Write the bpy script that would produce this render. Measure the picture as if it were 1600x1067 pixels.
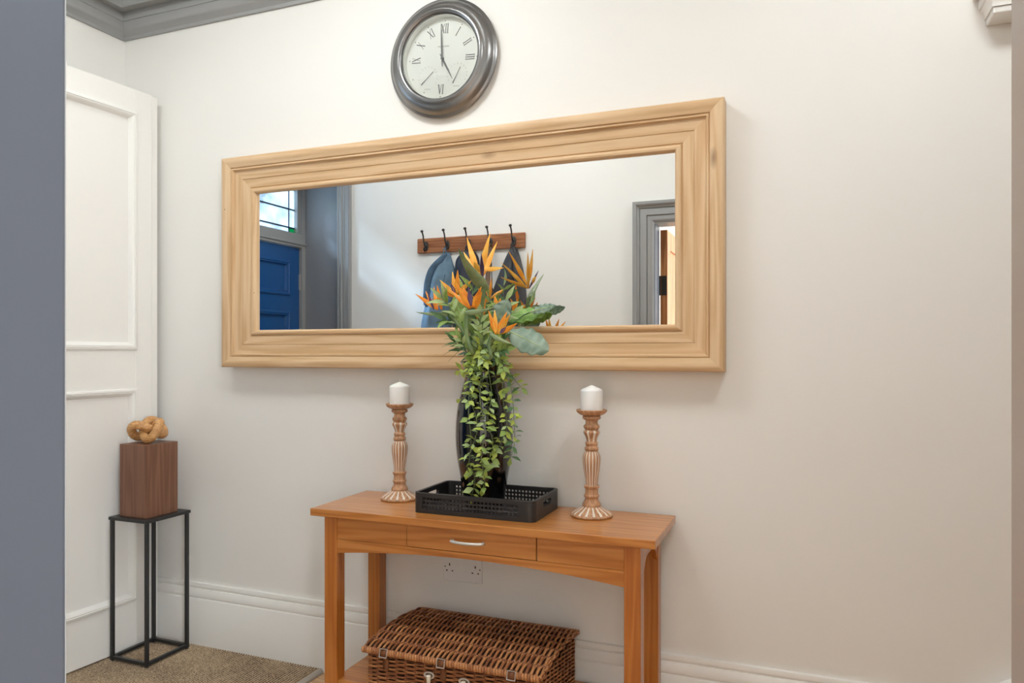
import bpy, math, random
from mathutils import Vector, Matrix, Quaternion
R = math.radians
for o in list(bpy.data.objects): bpy.data.objects.remove(o, do_unlink=True)
sc = bpy.context.scene
col = sc.collection
random.seed(7)

# ------------------------------------------------------------------ camera
CAM = Vector((0, -2.35, 1.217)); YAW = R(21.75); FPX = 1150.0; CY = 549.0
cd = bpy.data.cameras.new('camera'); cam = bpy.data.objects.new('camera', cd); col.objects.link(cam)
cam.location = CAM; cam.rotation_euler = (R(90), 0, YAW)
cd.sensor_width = 36; cd.lens = FPX/1600*36; cd.shift_y = (CY-533.5)/1600; cd.clip_start = .01
sc.camera = cam

# ------------------------------------------------------------------ world, lights, exposure
W = bpy.data.worlds.new('sky'); sc.world = W; W.use_nodes = True
W.node_tree.nodes['Background'].inputs[0].default_value = (.62, .80, 1, 1)
W.node_tree.nodes['Background'].inputs[1].default_value = 4.0
sc.view_settings.view_transform = 'Standard'; sc.view_settings.look = 'None'
sc.view_settings.exposure = -0.02; sc.view_settings.gamma = 1; sc.view_settings.use_curve_mapping = False

def lamp(name, kind, loc, energy, color, **kw):
    l = bpy.data.lights.new(name, kind); l.energy = energy; l.color = color
    for k, v in kw.items(): setattr(l, k, v)
    o = bpy.data.objects.new(name, l); col.objects.link(o); o.location = loc
    return o
# sunlight that falls through the fanlight over the front door
sun = lamp('sun', 'SUN', (-6, 1, 6), 15.0, (.72, .86, 1), angle=R(7))
sun.rotation_euler = Vector((1, -.42, -.74)).to_track_quat('-Z', 'Y').to_euler()
# daylight entering the camera-side room through its window
win = lamp('window_daylight', 'AREA', (1.88, -3.25, 1.5), 150, (.86, .93, 1), shape='RECTANGLE', size=1.5, size_y=1.7)
win.rotation_euler = (0, R(90), 0)
CEIL1_W, FILL2_W, FILL3_W = 25.5, 29, 13.5         # emission strengths: hall ceiling lamp, then two added fill lamps

# ------------------------------------------------------------------ materials
def srgb(r, g, b):
    f = lambda c: (c/255/12.92 if c/255 <= .04045 else ((c/255+.055)/1.055)**2.4)
    return (f(r), f(g), f(b), 1)
MATS = {}
def newmat(name):
    m = bpy.data.materials.new(name); m.use_nodes = True
    nt = m.node_tree; b = nt.nodes['Principled BSDF']
    MATS[name] = m
    return m, nt, b
def mat(name, c, rough=.5, metal=0, noise=0, nscale=30, bump=0, bscale=200, spec=.5, sss=0, coat=0):
    m, nt, b = newmat(name); N = nt.nodes; L = nt.links
    b.inputs['Roughness'].default_value = rough; b.inputs['Metallic'].default_value = metal
    b.inputs['Specular IOR Level'].default_value = spec; b.inputs['Coat Weight'].default_value = coat
    if sss:
        b.inputs['Subsurface Weight'].default_value = sss; b.inputs['Subsurface Radius'].default_value = (.01, .008, .006)
    b.inputs['Base Color'].default_value = c
    tc = N.new('ShaderNodeTexCoord')
    n = N.new('ShaderNodeTexNoise'); n.inputs['Scale'].default_value = nscale; n.inputs['Detail'].default_value = 4
    L.new(tc.outputs['Object'], n.inputs['Vector'])
    mr = N.new('ShaderNodeMapRange'); mr.inputs[3].default_value = 1-noise; mr.inputs[4].default_value = 1+noise
    L.new(n.outputs[0], mr.inputs[0])
    mx = N.new('ShaderNodeVectorMath'); mx.operation = 'SCALE'; mx.inputs[0].default_value = c[:3]
    L.new(mr.outputs[0], mx.inputs['Scale']); L.new(mx.outputs[0], b.inputs['Base Color'])
    if bump:
        n2 = N.new('ShaderNodeTexNoise'); n2.inputs['Scale'].default_value = bscale; n2.inputs['Detail'].default_value = 5
        L.new(tc.outputs['Object'], n2.inputs['Vector'])
        bp = N.new('ShaderNodeBump'); bp.inputs['Strength'].default_value = bump; bp.inputs['Distance'].default_value = .002
        L.new(n2.outputs[0], bp.inputs['Height']); L.new(bp.outputs[0], b.inputs['Normal'])
    return m
def wood(name, c1, c2, c3, axis, rough=.45, scale=1.0, knots=False, contrast=1.0, coat=0):
    """grain stretched along a local axis; cathedral figure, fine pores, optional knots and nail holes"""
    m, nt, b = newmat(name); N = nt.nodes; L = nt.links
    b.inputs['Roughness'].default_value = rough; b.inputs['Coat Weight'].default_value = coat; b.inputs['Coat Roughness'].default_value = .25
    tc = N.new('ShaderNodeTexCoord'); mp = N.new('ShaderNodeMapping')
    s = {'X': (.55, 10, 10), 'Y': (10, .55, 10), 'Z': (10, 10, .55)}[axis]
    mp.inputs['Scale'].default_value = tuple(k*scale for k in s)
    L.new(tc.outputs['Object'], mp.inputs['Vector'])
    n0 = N.new('ShaderNodeTexNoise'); n0.inputs['Scale'].default_value = 1.3; n0.inputs['Detail'].default_value = 2
    L.new(mp.outputs[0], n0.inputs['Vector'])
    # rings: sine of the stretched noise
    mu = N.new('ShaderNodeMath'); mu.operation = 'MULTIPLY'; mu.inputs[1].default_value = 46; L.new(n0.outputs[0], mu.inputs[0])
    si = N.new('ShaderNodeMath'); si.operation = 'SINE'; L.new(mu.outputs[0], si.inputs[0])
    r1 = N.new('ShaderNodeMapRange'); r1.inputs[1].default_value = -1; r1.inputs[2].default_value = 1; L.new(si.outputs[0], r1.inputs[0])
    n1 = N.new('ShaderNodeTexNoise'); n1.inputs['Scale'].default_value = 9; n1.inputs['Detail'].default_value = 6
    L.new(mp.outputs[0], n1.inputs['Vector'])
    mixv = N.new('ShaderNodeMix'); mixv.inputs[0].default_value = .55
    L.new(r1.outputs[0], mixv.inputs[2]); L.new(n1.outputs[0], mixv.inputs[3])
    cr = N.new('ShaderNodeValToRGB'); e = cr.color_ramp.elements
    e[0].position = .5-.42*contrast*.8; e[0].color = c1; e[1].position = .5+.42*.8; e[1].color = c3
    k = cr.color_ramp.elements.new(.5); k.color = c2
    L.new(mixv.outputs[0], cr.inputs[0])
    last = cr.outputs[0]
    if knots:
        mk = N.new('ShaderNodeMapping'); sk = {'X': (2.6, 7, 7), 'Y': (7, 2.6, 7), 'Z': (7, 7, 2.6)}[axis]
        mk.inputs['Scale'].default_value = sk; L.new(tc.outputs['Object'], mk.inputs['Vector'])
        vo = N.new('ShaderNodeTexVoronoi'); vo.inputs['Scale'].default_value = 1.15; L.new(mk.outputs[0], vo.inputs['Vector'])
        kr = N.new('ShaderNodeValToRGB'); ke = kr.color_ramp.elements
        ke[0].position = .02; ke[0].color = (.75, .75, .75, 1); ke[1].position = .12; ke[1].color = (0, 0, 0, 1)
        L.new(vo.outputs['Distance'], kr.inputs[0])
        mm = N.new('ShaderNodeMix'); mm.data_type = 'RGBA'; L.new(kr.outputs[0], mm.inputs[0])
        L.new(last, mm.inputs[6]); mm.inputs[7].default_value = srgb(120, 82, 50); last = mm.outputs[2]
        v2 = N.new('ShaderNodeTexVoronoi'); v2.inputs['Scale'].default_value = 9; L.new(tc.outputs['Object'], v2.inputs['Vector'])
        k2 = N.new('ShaderNodeValToRGB'); k2.color_ramp.elements[0].position = .018; k2.color_ramp.elements[0].color = (1, 1, 1, 1)
        k2.color_ramp.elements[1].position = .03; k2.color_ramp.elements[1].color = (0, 0, 0, 1)
        L.new(v2.outputs['Distance'], k2.inputs[0])
        m2 = N.new('ShaderNodeMix'); m2.data_type = 'RGBA'; L.new(k2.outputs[0], m2.inputs[0]); L.new(last, m2.inputs[6])
        m2.inputs[7].default_value = srgb(70, 45, 28); last = m2.outputs[2]
    L.new(last, b.inputs['Base Color'])
    bp = N.new('ShaderNodeBump'); bp.inputs['Strength'].default_value = .12; bp.inputs['Distance'].default_value = .001
    L.new(n1.outputs[0], bp.inputs['Height']); L.new(bp.outputs[0], b.inputs['Normal'])
    return m
def emit(name, c, s):
    m, nt, b = newmat(name)
    b.inputs['Base Color'].default_value = c; b.inputs['Emission Color'].default_value = c; b.inputs['Emission Strength'].default_value = s
    return m
def glass(name, tint=(1, 1, 1, 1), haze=0.0):
    m, nt, b = newmat(name); N = nt.nodes; L = nt.links
    out = N['Material Output']; N.remove(b)
    tr = N.new('ShaderNodeBsdfTransparent'); tr.inputs[0].default_value = tint
    gl = N.new('ShaderNodeBsdfGlossy'); gl.inputs['Roughness'].default_value = .03
    fr = N.new('ShaderNodeFresnel'); fr.inputs[0].default_value = 1.45
    base = tr.outputs[0]
    if haze:
        tl = N.new('ShaderNodeBsdfTranslucent'); tl.inputs[0].default_value = tint
        n = N.new('ShaderNodeTexNoise'); n.inputs['Scale'].default_value = 6; n.inputs['Detail'].default_value = 3
        tc = N.new('ShaderNodeTexCoord'); L.new(tc.outputs['Object'], n.inputs['Vector'])
        mr = N.new('ShaderNodeMapRange'); mr.inputs[1].default_value = .3; mr.inputs[2].default_value = .7
        mr.inputs[3].default_value = haze*.35; mr.inputs[4].default_value = min(1, haze*1.6); L.new(n.outputs[0], mr.inputs[0])
        mh = N.new('ShaderNodeMixShader'); L.new(mr.outputs[0], mh.inputs[0]); L.new(base, mh.inputs[1]); L.new(tl.outputs[0], mh.inputs[2]); base = mh.outputs[0]
    mx = N.new('ShaderNodeMixShader'); L.new(fr.outputs[0], mx.inputs[0]); L.new(base, mx.inputs[1]); L.new(gl.outputs[0], mx.inputs[2])
    L.new(mx.outputs[0], out.inputs[0])
    return m

WALL = mat('wall_paint', srgb(240, 237, 231), .6, noise=.012, nscale=3, bump=.06, bscale=60, spec=.3)
CEIL = mat('ceiling_paint', srgb(240, 238, 234), .7, noise=.01)
WHITE = mat('white_gloss', srgb(240, 237, 231), .3, noise=.01, nscale=5, bump=.03, bscale=40)
GREY_SHADED = mat('grey_satin_shaded', srgb(80, 84, 92), .4, noise=.03, nscale=6, bump=.05, bscale=50)  # grey trim paint, cooled and darkened to offset window light on the left jamb
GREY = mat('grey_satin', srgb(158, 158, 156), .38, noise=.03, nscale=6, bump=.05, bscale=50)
VGREY = mat('grey_wall_paint', srgb(146, 147, 150), .6, noise=.02, nscale=4)
BLUE = mat('blue_gloss', srgb(28, 84, 146), .22, noise=.04, nscale=5, coat=.3)
PINE_X = wood('pine_along', srgb(204, 166, 122), srgb(216, 180, 137), srgb(224, 192, 152), 'X', .5, 1.0, True, .8)
PINE_Z = wood('pine_up', srgb(206, 168, 124), srgb(218, 183, 141), srgb(226, 196, 156), 'Z', .5, 1.0, True, .8)
OAK_X = wood('oak_along', srgb(174, 104, 40), srgb(191, 121, 54), srgb(202, 135, 67), 'X', .3, 1.2, False, .9, .5)
OAK_Z = wood('oak_up', srgb(170, 96, 34), srgb(184, 110, 44), srgb(194, 123, 56), 'Z', .3, 1.2, False, .9, .4)
OAK_Y = wood('oak_deep', srgb(170, 96, 34), srgb(184, 110, 44), srgb(194, 123, 56), 'Y', .3, 1.2, False, .9, .4)
FLOORW = wood('floor_board', srgb(176, 132, 92), srgb(198, 158, 118), srgb(212, 176, 138), 'X', .4, 1.0)
WALNUT = wood('walnut_block', srgb(108, 70, 50), srgb(122, 82, 60), srgb(136, 94, 70), 'Z', .42, 1.1, False, 1)
TURNED = wood('turned_mango_wood', srgb(170, 122, 84), srgb(192, 143, 104), srgb(208, 162, 124), 'Z', .45, 2.2)
KNOTW = wood('knot_oak', srgb(176, 122, 68), srgb(200, 148, 92), srgb(216, 170, 116), 'X', .45, 3)
PINEDOOR = wood('pine_door', srgb(160, 96, 46), srgb(190, 124, 66), srgb(206, 146, 88), 'Z', .4, 1.0, True)
RACKW = wood('rack_mahogany', srgb(128, 76, 44), srgb(154, 96, 58), srgb(172, 114, 74), 'X', .4, 1.6)
LIME = mat('limewash', srgb(232, 220, 206), .8, noise=.06, nscale=80)
BLACKM = mat('black_steel', srgb(38, 38, 38), .4, noise=.1, nscale=40, bump=.05)
TRAYB = mat('tray_black', srgb(42, 40, 40), .45, noise=.06, nscale=30, bump=.04)
VASEB = mat('vase_black', srgb(14, 13, 14), .1, coat=.5)
WAX = mat('candle_wax', srgb(254, 252, 248), .5, sss=.35)
WICK = mat('candle_wick', srgb(226, 218, 200), .9)
MIRROR = mat('mirror_silver', (.93, .94, .94, 1), 0.0, 1)
PEWTER = mat('pewter', srgb(142, 141, 140), .3, .85, noise=.12, nscale=9, bump=.04, bscale=60)
DIAL = mat('clock_dial_paper', srgb(246, 245, 238), .6, noise=.01)
INK = mat('clock_ink', srgb(104, 104, 102), .6)
FAINT = mat('clock_print', srgb(196, 196, 190), .6)
HANDM = mat('clock_hand_metal', srgb(120, 120, 118), .4, .3)
CLKGLASS = glass('clock_glass', (.985, .99, .985, 1))
CHROME = mat('brushed_nickel', srgb(214, 210, 204), .25, 1)
IRON = mat('antique_iron', srgb(74, 72, 70), .35, .8, noise=.15, nscale=40)
PLASTIC = mat('white_plastic', srgb(238, 236, 232), .3)
DARK = mat('socket_slot', srgb(40, 34, 32), .7)
LEATH = mat('brown_leather', srgb(118, 70, 38), .45, noise=.12, nscale=60, bump=.1)
NICKEL = mat('bright_nickel', srgb(206, 202, 194), .3, .35)
IVORY = mat('ivory_toggle', srgb(232, 222, 202), .4)
ALU = mat('aluminium_trim', srgb(196, 192, 186), .35, .8)
GLASSW = glass('leaded_glass', (.86, .94, 1, 1), .45)
GLASSG = glass('green_glass', (.02, .42, .2, 1), .5)
LEADM = mat('lead_came', srgb(52, 62, 76), .5, .4)
BRASSD = mat('dark_hinge', srgb(60, 56, 50), .4, .7)
DENIM = mat('denim_cloth', srgb(106, 132, 152), .9, noise=.35, nscale=22, bump=.3, bscale=500)
DENIMD = mat('denim_inside', srgb(74, 98, 120), .9, noise=.3, nscale=30, bump=.3, bscale=500)
NAVY = mat('navy_nylon', srgb(34, 38, 54), .5, noise=.1, nscale=30)
BLKL = mat('black_leather', srgb(54, 54, 58), .38, noise=.12, nscale=20, bump=.15, bscale=160)
BELT = mat('worn_brown_leather', srgb(112, 84, 62), .5, noise=.2, nscale=30)
WICKERS = [mat('willow_%s' % n, c, .5, noise=.25, nscale=70, bump=.1) for n, c in
           (('mid', srgb(160, 102, 62)), ('light', srgb(186, 128, 80)), ('dark', srgb(132, 80, 48)))]
WICKIN = mat('willow_inside', srgb(58, 36, 22), .8)

def petal_mat(name, c0, c1):
    m, nt, b = newmat(name); N = nt.nodes; L = nt.links
    at = N.new('ShaderNodeTexCoord'); n = N.new('ShaderNodeTexNoise'); n.inputs['Scale'].default_value = 26
    L.new(at.outputs['Object'], n.inputs['Vector'])
    cr = N.new('ShaderNodeValToRGB'); cr.color_ramp.elements[0].position = .35; cr.color_ramp.elements[1].position = .68
    cr.color_ramp.elements[0].color = c0; cr.color_ramp.elements[1].color = c1
    L.new(n.outputs[0], cr.inputs[0]); L.new(cr.outputs[0], b.inputs['Base Color'])
    b.inputs['Roughness'].default_value = .5
    b.inputs['Transmission Weight'].default_value = 0
    return m
ORANGE = petal_mat('petal_orange', srgb(236, 128, 22), srgb(250, 170, 44))
YELLOWO = petal_mat('petal_amber', srgb(248, 166, 44), srgb(255, 198, 88))
PURPLE = petal_mat('petal_violet', srgb(70, 48, 84), srgb(104, 78, 116))
BRACT = petal_mat('bract_green', srgb(116, 138, 96), srgb(150, 164, 118))
STEMG = petal_mat('stem_green', srgb(92, 116, 70), srgb(128, 146, 94))
LEAFY = petal_mat('leaf_lime', srgb(152, 170, 62), srgb(192, 204, 96))
LEAFM = petal_mat('leaf_mid', srgb(122, 150, 72), srgb(160, 182, 98))
LEAFD = petal_mat('leaf_deep', srgb(66, 102, 64), srgb(100, 134, 80))
LEAFP = petal_mat('leaf_pale', srgb(150, 176, 114), srgb(184, 202, 142))
MONST = petal_mat('leaf_greygreen', srgb(110, 136, 118), srgb(152, 170, 150))
MONSTG = petal_mat('leaf_bright', srgb(104, 148, 58), srgb(140, 174, 84))

# coir matting: tufts run in ribs
def coir():
    m, nt, b = newmat('sisal_matting'); N = nt.nodes; L = nt.links
    b.inputs['Roughness'].default_value = .95; b.inputs['Specular IOR Level'].default_value = .1
    tc = N.new('ShaderNodeTexCoord'); n = N.new('ShaderNodeTexNoise'); n.inputs['Scale'].default_value = 190; n.inputs['Detail'].default_value = 3
    L.new(tc.outputs['Object'], n.inputs['Vector'])
    n3 = N.new('ShaderNodeTexNoise'); n3.inputs['Scale'].default_value = 5; L.new(tc.outputs['Object'], n3.inputs['Vector'])
    mx = N.new('ShaderNodeMix'); mx.inputs[0].default_value = .3; L.new(n.outputs[0], mx.inputs[2]); L.new(n3.outputs[0], mx.inputs[3])
    cr = N.new('ShaderNodeValToRGB'); cr.color_ramp.elements[0].position = .36; cr.color_ramp.elements[1].position = .64
    cr.color_ramp.elements[0].color = srgb(92, 76, 60); cr.color_ramp.elements[1].color = srgb(196, 172, 142)
    # groove shade put into the colour: darker lines between the ribs
    sx = N.new('ShaderNodeSeparateXYZ'); L.new(tc.outputs['Object'], sx.inputs[0])
    ph = N.new('ShaderNodeMath'); ph.operation = 'MULTIPLY_ADD'; ph.inputs[1].default_value = 2*math.pi/.0119; ph.inputs[2].default_value = 3.14*2*math.pi/.0119
    L.new(sx.outputs[0], ph.inputs[0]); cs = N.new('ShaderNodeMath'); cs.operation = 'COSINE'; L.new(ph.outputs[0], cs.inputs[0])
    md = N.new('ShaderNodeMath'); md.operation = 'MULTIPLY_ADD'; md.inputs[1].default_value = -.2; L.new(cs.outputs[0], md.inputs[0]); L.new(mx.outputs[0], md.inputs[2])
    L.new(md.outputs[0], cr.inputs[0]); L.new(cr.outputs[0], b.inputs['Base Color'])
    bp = N.new('ShaderNodeBump'); bp.inputs['Strength'].default_value = .6; bp.inputs['Distance'].default_value = .003
    L.new(n.outputs[0], bp.inputs['Height']); L.new(bp.outputs[0], b.inputs['Normal'])
    return m
COIR = coir()

# ------------------------------------------------------------------ mesh helpers
class MB:
    def __init__(s): s.v = []; s.f = []; s.m = []; s.cur = 0
    def add(s, vs, fs):
        o = len(s.v); s.v += [Vector(p) for p in vs]
        for f in fs: s.f.append([i+o for i in f]); s.m.append(s.cur)
        return s
    def box(s, x0, x1, y0, y1, z0, z1):
        return s.add([(x0,y0,z0),(x1,y0,z0),(x1,y1,z0),(x0,y1,z0),(x0,y0,z1),(x1,y0,z1),(x1,y1,z1),(x0,y1,z1)],
                     [(0,3,2,1),(4,5,6,7),(0,1,5,4),(1,2,6,5),(2,3,7,6),(3,0,4,7)])
    def prism(s, pts, a, b, fn):
        """polygon pts (p,q) extruded from a to b; fn(p,q,t)->xyz"""
        n = len(pts)
        s.add([fn(p,q,a) for p,q in pts]+[fn(p,q,b) for p,q in pts],
              [list(range(n))[::-1], list(range(n,2*n))]+[(i,(i+1)%n,(i+1)%n+n,i+n) for i in range(n)])
        return s
    def tube(s, pts, rad, n=8, caps=True, closed=False):
        pts = [Vector(p) for p in pts]; k = len(pts)
        rs = rad if isinstance(rad, (list, tuple)) else [rad]*k
        vs = []; up = None
        for i, p in enumerate(pts):
            if closed: t = pts[(i+1) % k]-pts[(i-1) % k]
            else: t = pts[min(i+1,k-1)]-pts[max(i-1,0)]
            t = t.normalized() if t.length > 1e-9 else Vector((0,0,1))
            if up is None:
                up = Vector((0,0,1)) if abs(t.z) < .9 else Vector((1,0,0))
            a = (up - t*up.dot(t)).normalized(); up = a; b = t.cross(a)
            for j in range(n):
                g = 2*math.pi*j/n; vs.append(p+(a*math.cos(g)+b*math.sin(g))*rs[i])
        fs = []
        for i in range(k if closed else k-1):
            for j in range(n):
                i2 = (i+1) % k
                fs.append((i*n+j, i*n+(j+1)%n, i2*n+(j+1)%n, i2*n+j))
        if caps and not closed: fs += [list(range(n))[::-1], [(k-1)*n+j for j in range(n)]]
        return s.add(vs, fs)
    def lathe(s, prof, c=(0,0,0), n=48, axis='Z', rmod=None, loop=False):
        vs = []; fs = []; k = len(prof)
        for i, (r, z) in enumerate(prof):
            for j in range(n):
                g = 2*math.pi*j/n; rr = r*(rmod(i, j) if rmod else 1)
                if axis == 'Z': vs.append((c[0]+rr*math.cos(g), c[1]+rr*math.sin(g), c[2]+z))
                else: vs.append((c[0]+rr*math.cos(g), c[1]-z, c[2]+rr*math.sin(g)))   # profile grows towards -Y
        for i in range(k-1):
            for j in range(n): fs.append((i*n+j, i*n+(j+1)%n, (i+1)*n+(j+1)%n, (i+1)*n+j))
        if loop: fs += [((k-1)*n+j, (k-1)*n+(j+1)%n, (j+1)%n, j) for j in range(n)]
        else: fs.append(list(range(n))[::-1]); fs.append([(k-1)*n+j for j in range(n)])
        return s.add(vs, fs)
    def sweep(s, P, M, prof, fn, i0=None, i1=None):
        """mitred moulding: at corner i, profile point (w,d) -> fn(P[i], M[i], w, d)"""
        i0 = 0 if i0 is None else i0; i1 = len(P)-1 if i1 is None else i1
        n = len(prof); vs = []
        for i in range(i0, i1+1): vs += [fn(P[i % len(P)], M[i % len(M)], w, d) for w, d in prof]
        fs = []
        for i in range(i1-i0):
            for j in range(n): fs.append((i*n+j, i*n+(j+1)%n, (i+1)*n+(j+1)%n, (i+1)*n+j))
        fs += [list(range(n))[::-1], [(i1-i0)*n+j for j in range(n)]]
        return s.add(vs, fs)
    def plate_hole(s, outer, inner, a, b, fn):
        """plate with a hole: two outlines with the same number of points, thickness a..b"""
        n = len(outer); vs = []
        for t in (a, b):
            vs += [fn(p,q,t) for p,q in outer]+[fn(p,q,t) for p,q in inner]
        fs = []
        for j in range(n):
            k = (j+1) % n
            fs += [(j,k,n+k,n+j), (2*n+j,3*n+j,3*n+k,2*n+k), (j,2*n+j,2*n+k,k), (n+j,n+k,3*n+k,3*n+j)]
        return s.add(vs, fs)
    def build(s, name, mats, parent=None, smooth=None, bevel=0, solid=0, seg=2, subsurf=0):
        off = wloc(parent) if parent else Vector((0,0,0))
        me = bpy.data.meshes.new(name); me.from_pydata([tuple(v-off) for v in s.v], [], s.f)
        ms = mats if isinstance(mats, (list, tuple)) else [mats]
        for m in ms: me.materials.append(m)
        if len(ms) > 1: me.polygons.foreach_set('material_index', s.m)
        if smooth: me.polygons.foreach_set('use_smooth', [True]*len(me.polygons))
        me.validate(); me.update()
        fix_normals(me)
        if smooth: me.set_sharp_from_angle(angle=R(smooth if smooth is not True else 40))
        o = bpy.data.objects.new(name, me); col.objects.link(o)
        if parent: o.parent = parent
        if bevel:
            md = o.modifiers.new('bevel', 'BEVEL'); md.width = bevel; md.segments = seg; md.limit_method = 'ANGLE'; md.angle_limit = R(35)
        if solid:
            md = o.modifiers.new('thickness', 'SOLIDIFY'); md.thickness = solid; md.offset = 0
        if subsurf:
            md = o.modifiers.new('sub', 'SUBSURF'); md.levels = subsurf; md.render_levels = subsurf
        return o
import bmesh
def fix_normals(me):
    bm = bmesh.new(); bm.from_mesh(me); bmesh.ops.recalc_face_normals(bm, faces=bm.faces); bm.to_mesh(me); bm.free()
def wloc(o):
    p = Vector((0,0,0))
    while o: p += o.location; o = o.parent
    return p
def tag(o, label, cat, group=None, kind=None):
    o['label'] = label; o['category'] = cat
    if group: o['group'] = group
    if kind: o['kind'] = kind
    return o
def thing(name, loc, label, cat, group=None, kind=None):
    o = bpy.data.objects.new(name, None); col.objects.link(o); o.location = loc; o.empty_display_size = .05
    return tag(o, label, cat, group, kind)
def copy_tree(o, loc, label):
    c = o.copy(); col.objects.link(c); c.location = loc; c['label'] = label
    for ch in o.children:
        d = ch.copy(); col.objects.link(d); d.parent = c
        for g in ch.children:
            e = g.copy(); col.objects.link(e); e.parent = d
    return c
def at(u, v, y):
    """point of the place at depth y along the wall normal, for a spot of the 1600x1067 photograph"""
    a = (u-800)/FPX; b = (CY-v)/FPX; s, c = math.sin(YAW), math.cos(YAW)
    d = Vector((-s+c*a, c+s*a, b)); return CAM+d*((y-CAM.y)/d.y)
def spline(pts, n=8):
    pts = [Vector(p) for p in pts]; out = []
    P = [pts[0]*2-pts[1]]+pts+[pts[-1]*2-pts[-2]]
    for i in range(1, len(P)-2):
        for k in range(n):
            t = k/n; a, b, c, d = P[i-1], P[i], P[i+1], P[i+2]
            out.append(.5*((2*b)+(c-a)*t+(2*a-5*b+4*c-d)*t*t+(3*b-a-3*c+d)*t**3))
    out.append(pts[-1]); return out

# ================================================================== SETTING
XL = -2.753; YO = -1.768; ZC = 2.83; XR = 3.0
XJ, XJR, ZD = -.769, .127, 1.922            # doorway the photograph looks through
tag(MB().box(XL-.1, XR, 0, .12, -.1, ZC+.1).build('wall_back', WALL), 'long off-white hallway wall behind the mirror and console table', 'wall', kind='structure')
m = MB().box(XL-.1, XL, -.68, 0, -.1, ZC+.1).box(XL-.1, XL, YO, -.68, 2.34, ZC+.1)
tag(m.build('wall_left', WALL), 'short off-white end wall behind the open white door', 'wall', kind='structure')
m = MB().box(XL, XJ-.02, YO-.13, YO, -.1, ZC+.1).box(XJR+.02, XR, YO-.13, YO, -.1, ZC+.1).box(XJ-.02, XJR+.02, YO-.13, YO, ZD+.02, ZC+.1)
tag(m.build('wall_front', WALL), 'off-white wall with the coat rack seen in the mirror', 'wall', kind='structure')
tag(MB().box(XR, XR+.1, YO-.13, .12, -.1, ZC+.1).build('wall_right', WALL), 'off-white wall closing the far end of the hallway', 'wall', kind='structure')
tag(MB().box(-3.3, XR+.1, -4.75, .12, ZC, ZC+.12).build('ceiling', CEIL), 'plain white ceiling above the hallway', 'ceiling', kind='structure')
# vestibule
m = MB().box(-3.24, XL, YO-.16, YO-.03, -.1, ZC+.05).box(-3.24, XL-.1, -.62, -.5, -.1, ZC+.05)
tag(m.build('wall_vestibule', VGREY), 'grey painted porch side wall beside the blue front door', 'wall', kind='structure')
m = MB().box(-3.26, -3.14, -1.9, -1.80, -.1, ZC+.05).box(-3.26, -3.14, -.86, -.5, -.1, ZC+.05).box(-3.26, -3.14, -1.82, -.84, 2.45, ZC+.05)
tag(m.build('wall_entrance', VGREY), 'grey entrance wall around the front door and fanlight', 'wall', kind='structure')
# room on the camera side
m = (MB().box(-2.4, -2.3, -4.7, YO-.13, -.1, ZC+.05).box(1.9, 2.0, -4.7, -4.12, -.1, ZC+.05).box(1.9, 2.0, -2.38, YO-.13, -.1, ZC+.05).box(1.9, 2.0, -4.12, -2.38, -.1, .74).box(1.9, 2.0, -4.12, -2.38, 2.26, ZC+.05).box(2.0, 2.02, -4.2, -2.3, .7, 2.3)  # thin outer panel added over the window opening to block sky light
     .box(-2.4, 2.0, -4.7, -4.6, -.1, ZC+.05))
tag(m.build('wall_room', WALL), 'off-white walls of the room the hallway is seen from', 'wall', kind='structure')

# floor: boards in the hall, ribbed matting near the entrance
fl = tag(MB().box(-3.3, XR, -4.75, .05, -.1, -.012).build('floor', FLOORW), 'warm wooden board floor under the console table', 'floor', kind='structure')
rows = 16; bw = 1.9/rows
for i in range(rows):
    y0 = -1.9+i*bw
    MB().box(-1.695, XR, y0+.0012, y0+bw-.0012, -.012, 0).build('plank', FLOORW, fl, bevel=.0015, seg=1)
MB().box(-2.4, 2.0, -4.7, -1.9, -.012, 0).build('room_boards', FLOORW, fl)
m = MB(); nr = 120; x0, x1 = -3.14, -1.712; vs = []; fs = []; k = 0
ny = 2
xs = []
for i in range(nr):
    w = (x1-x0)/nr
    for t, h in ((0, .006), (.22, .0135), (.5, .0155), (.78, .0135)): xs.append((x0+(i+t)*w, h))
xs.append((x1, .009))
vs = [(x, -1.80, h) for x, h in xs]+[(x, -.0, h) for x, h in xs]; n = len(xs)
fs = [(i, i+1, n+i+1, n+i) for i in range(n-1)]
m.add(vs, fs)
tag(m.build('matting', COIR, smooth=80), 'ribbed brown sisal matting in the entrance corner', 'matting', kind='structure')
tag(MB().prism([(-1.714, 0), (-1.712, .0155), (-1.706, .0165), (-1.697, .008), (-1.695, 0)], -1.768, -.026, lambda p, q, t: (p, t, q)).build('trim_1', ALU),
    'slim metal strip where the matting meets the wooden floor', 'trim', kind='structure')

# mouldings that follow the walls
def hsweep(name, P, prof, matl, label, cat, inward):
    """P: plan points, inward: mitre vectors"""
    m = MB(); m.sweep([Vector((x, y, 0)) for x, y in P], [Vector((a, b, 0)) for a, b in inward], prof, lambda p, q, w, d: p+q*w+Vector((0,0,d)))
    return tag(m.build(name, matl, smooth=35), label, cat, kind='structure')
Z0 = 2.564
corn = [(0,0),(.010,0),(.012,.012),(.020,.020),(.032,.026),(.038,.034),(.042,.046),(.044,.058),(.044,.0615),(.048,.062),(.050,.098),(.098,.090),(.100,.092),(.104,.118),(.112,.122),(.118,.15),(.135,.185),(.165,.205),(.190,.212),(.195,.225),(.195,ZC-Z0),(0,ZC-Z0)]
corn = [(w, Z0+d) for w, d in corn]
hsweep('trim_2', [(XL, YO), (XL, 0), (XR, 0)], corn, GREY, 'grey stepped plaster cornice below the ceiling', 'cornice', [(1, 1), (1, -1), (0, -1)])
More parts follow.
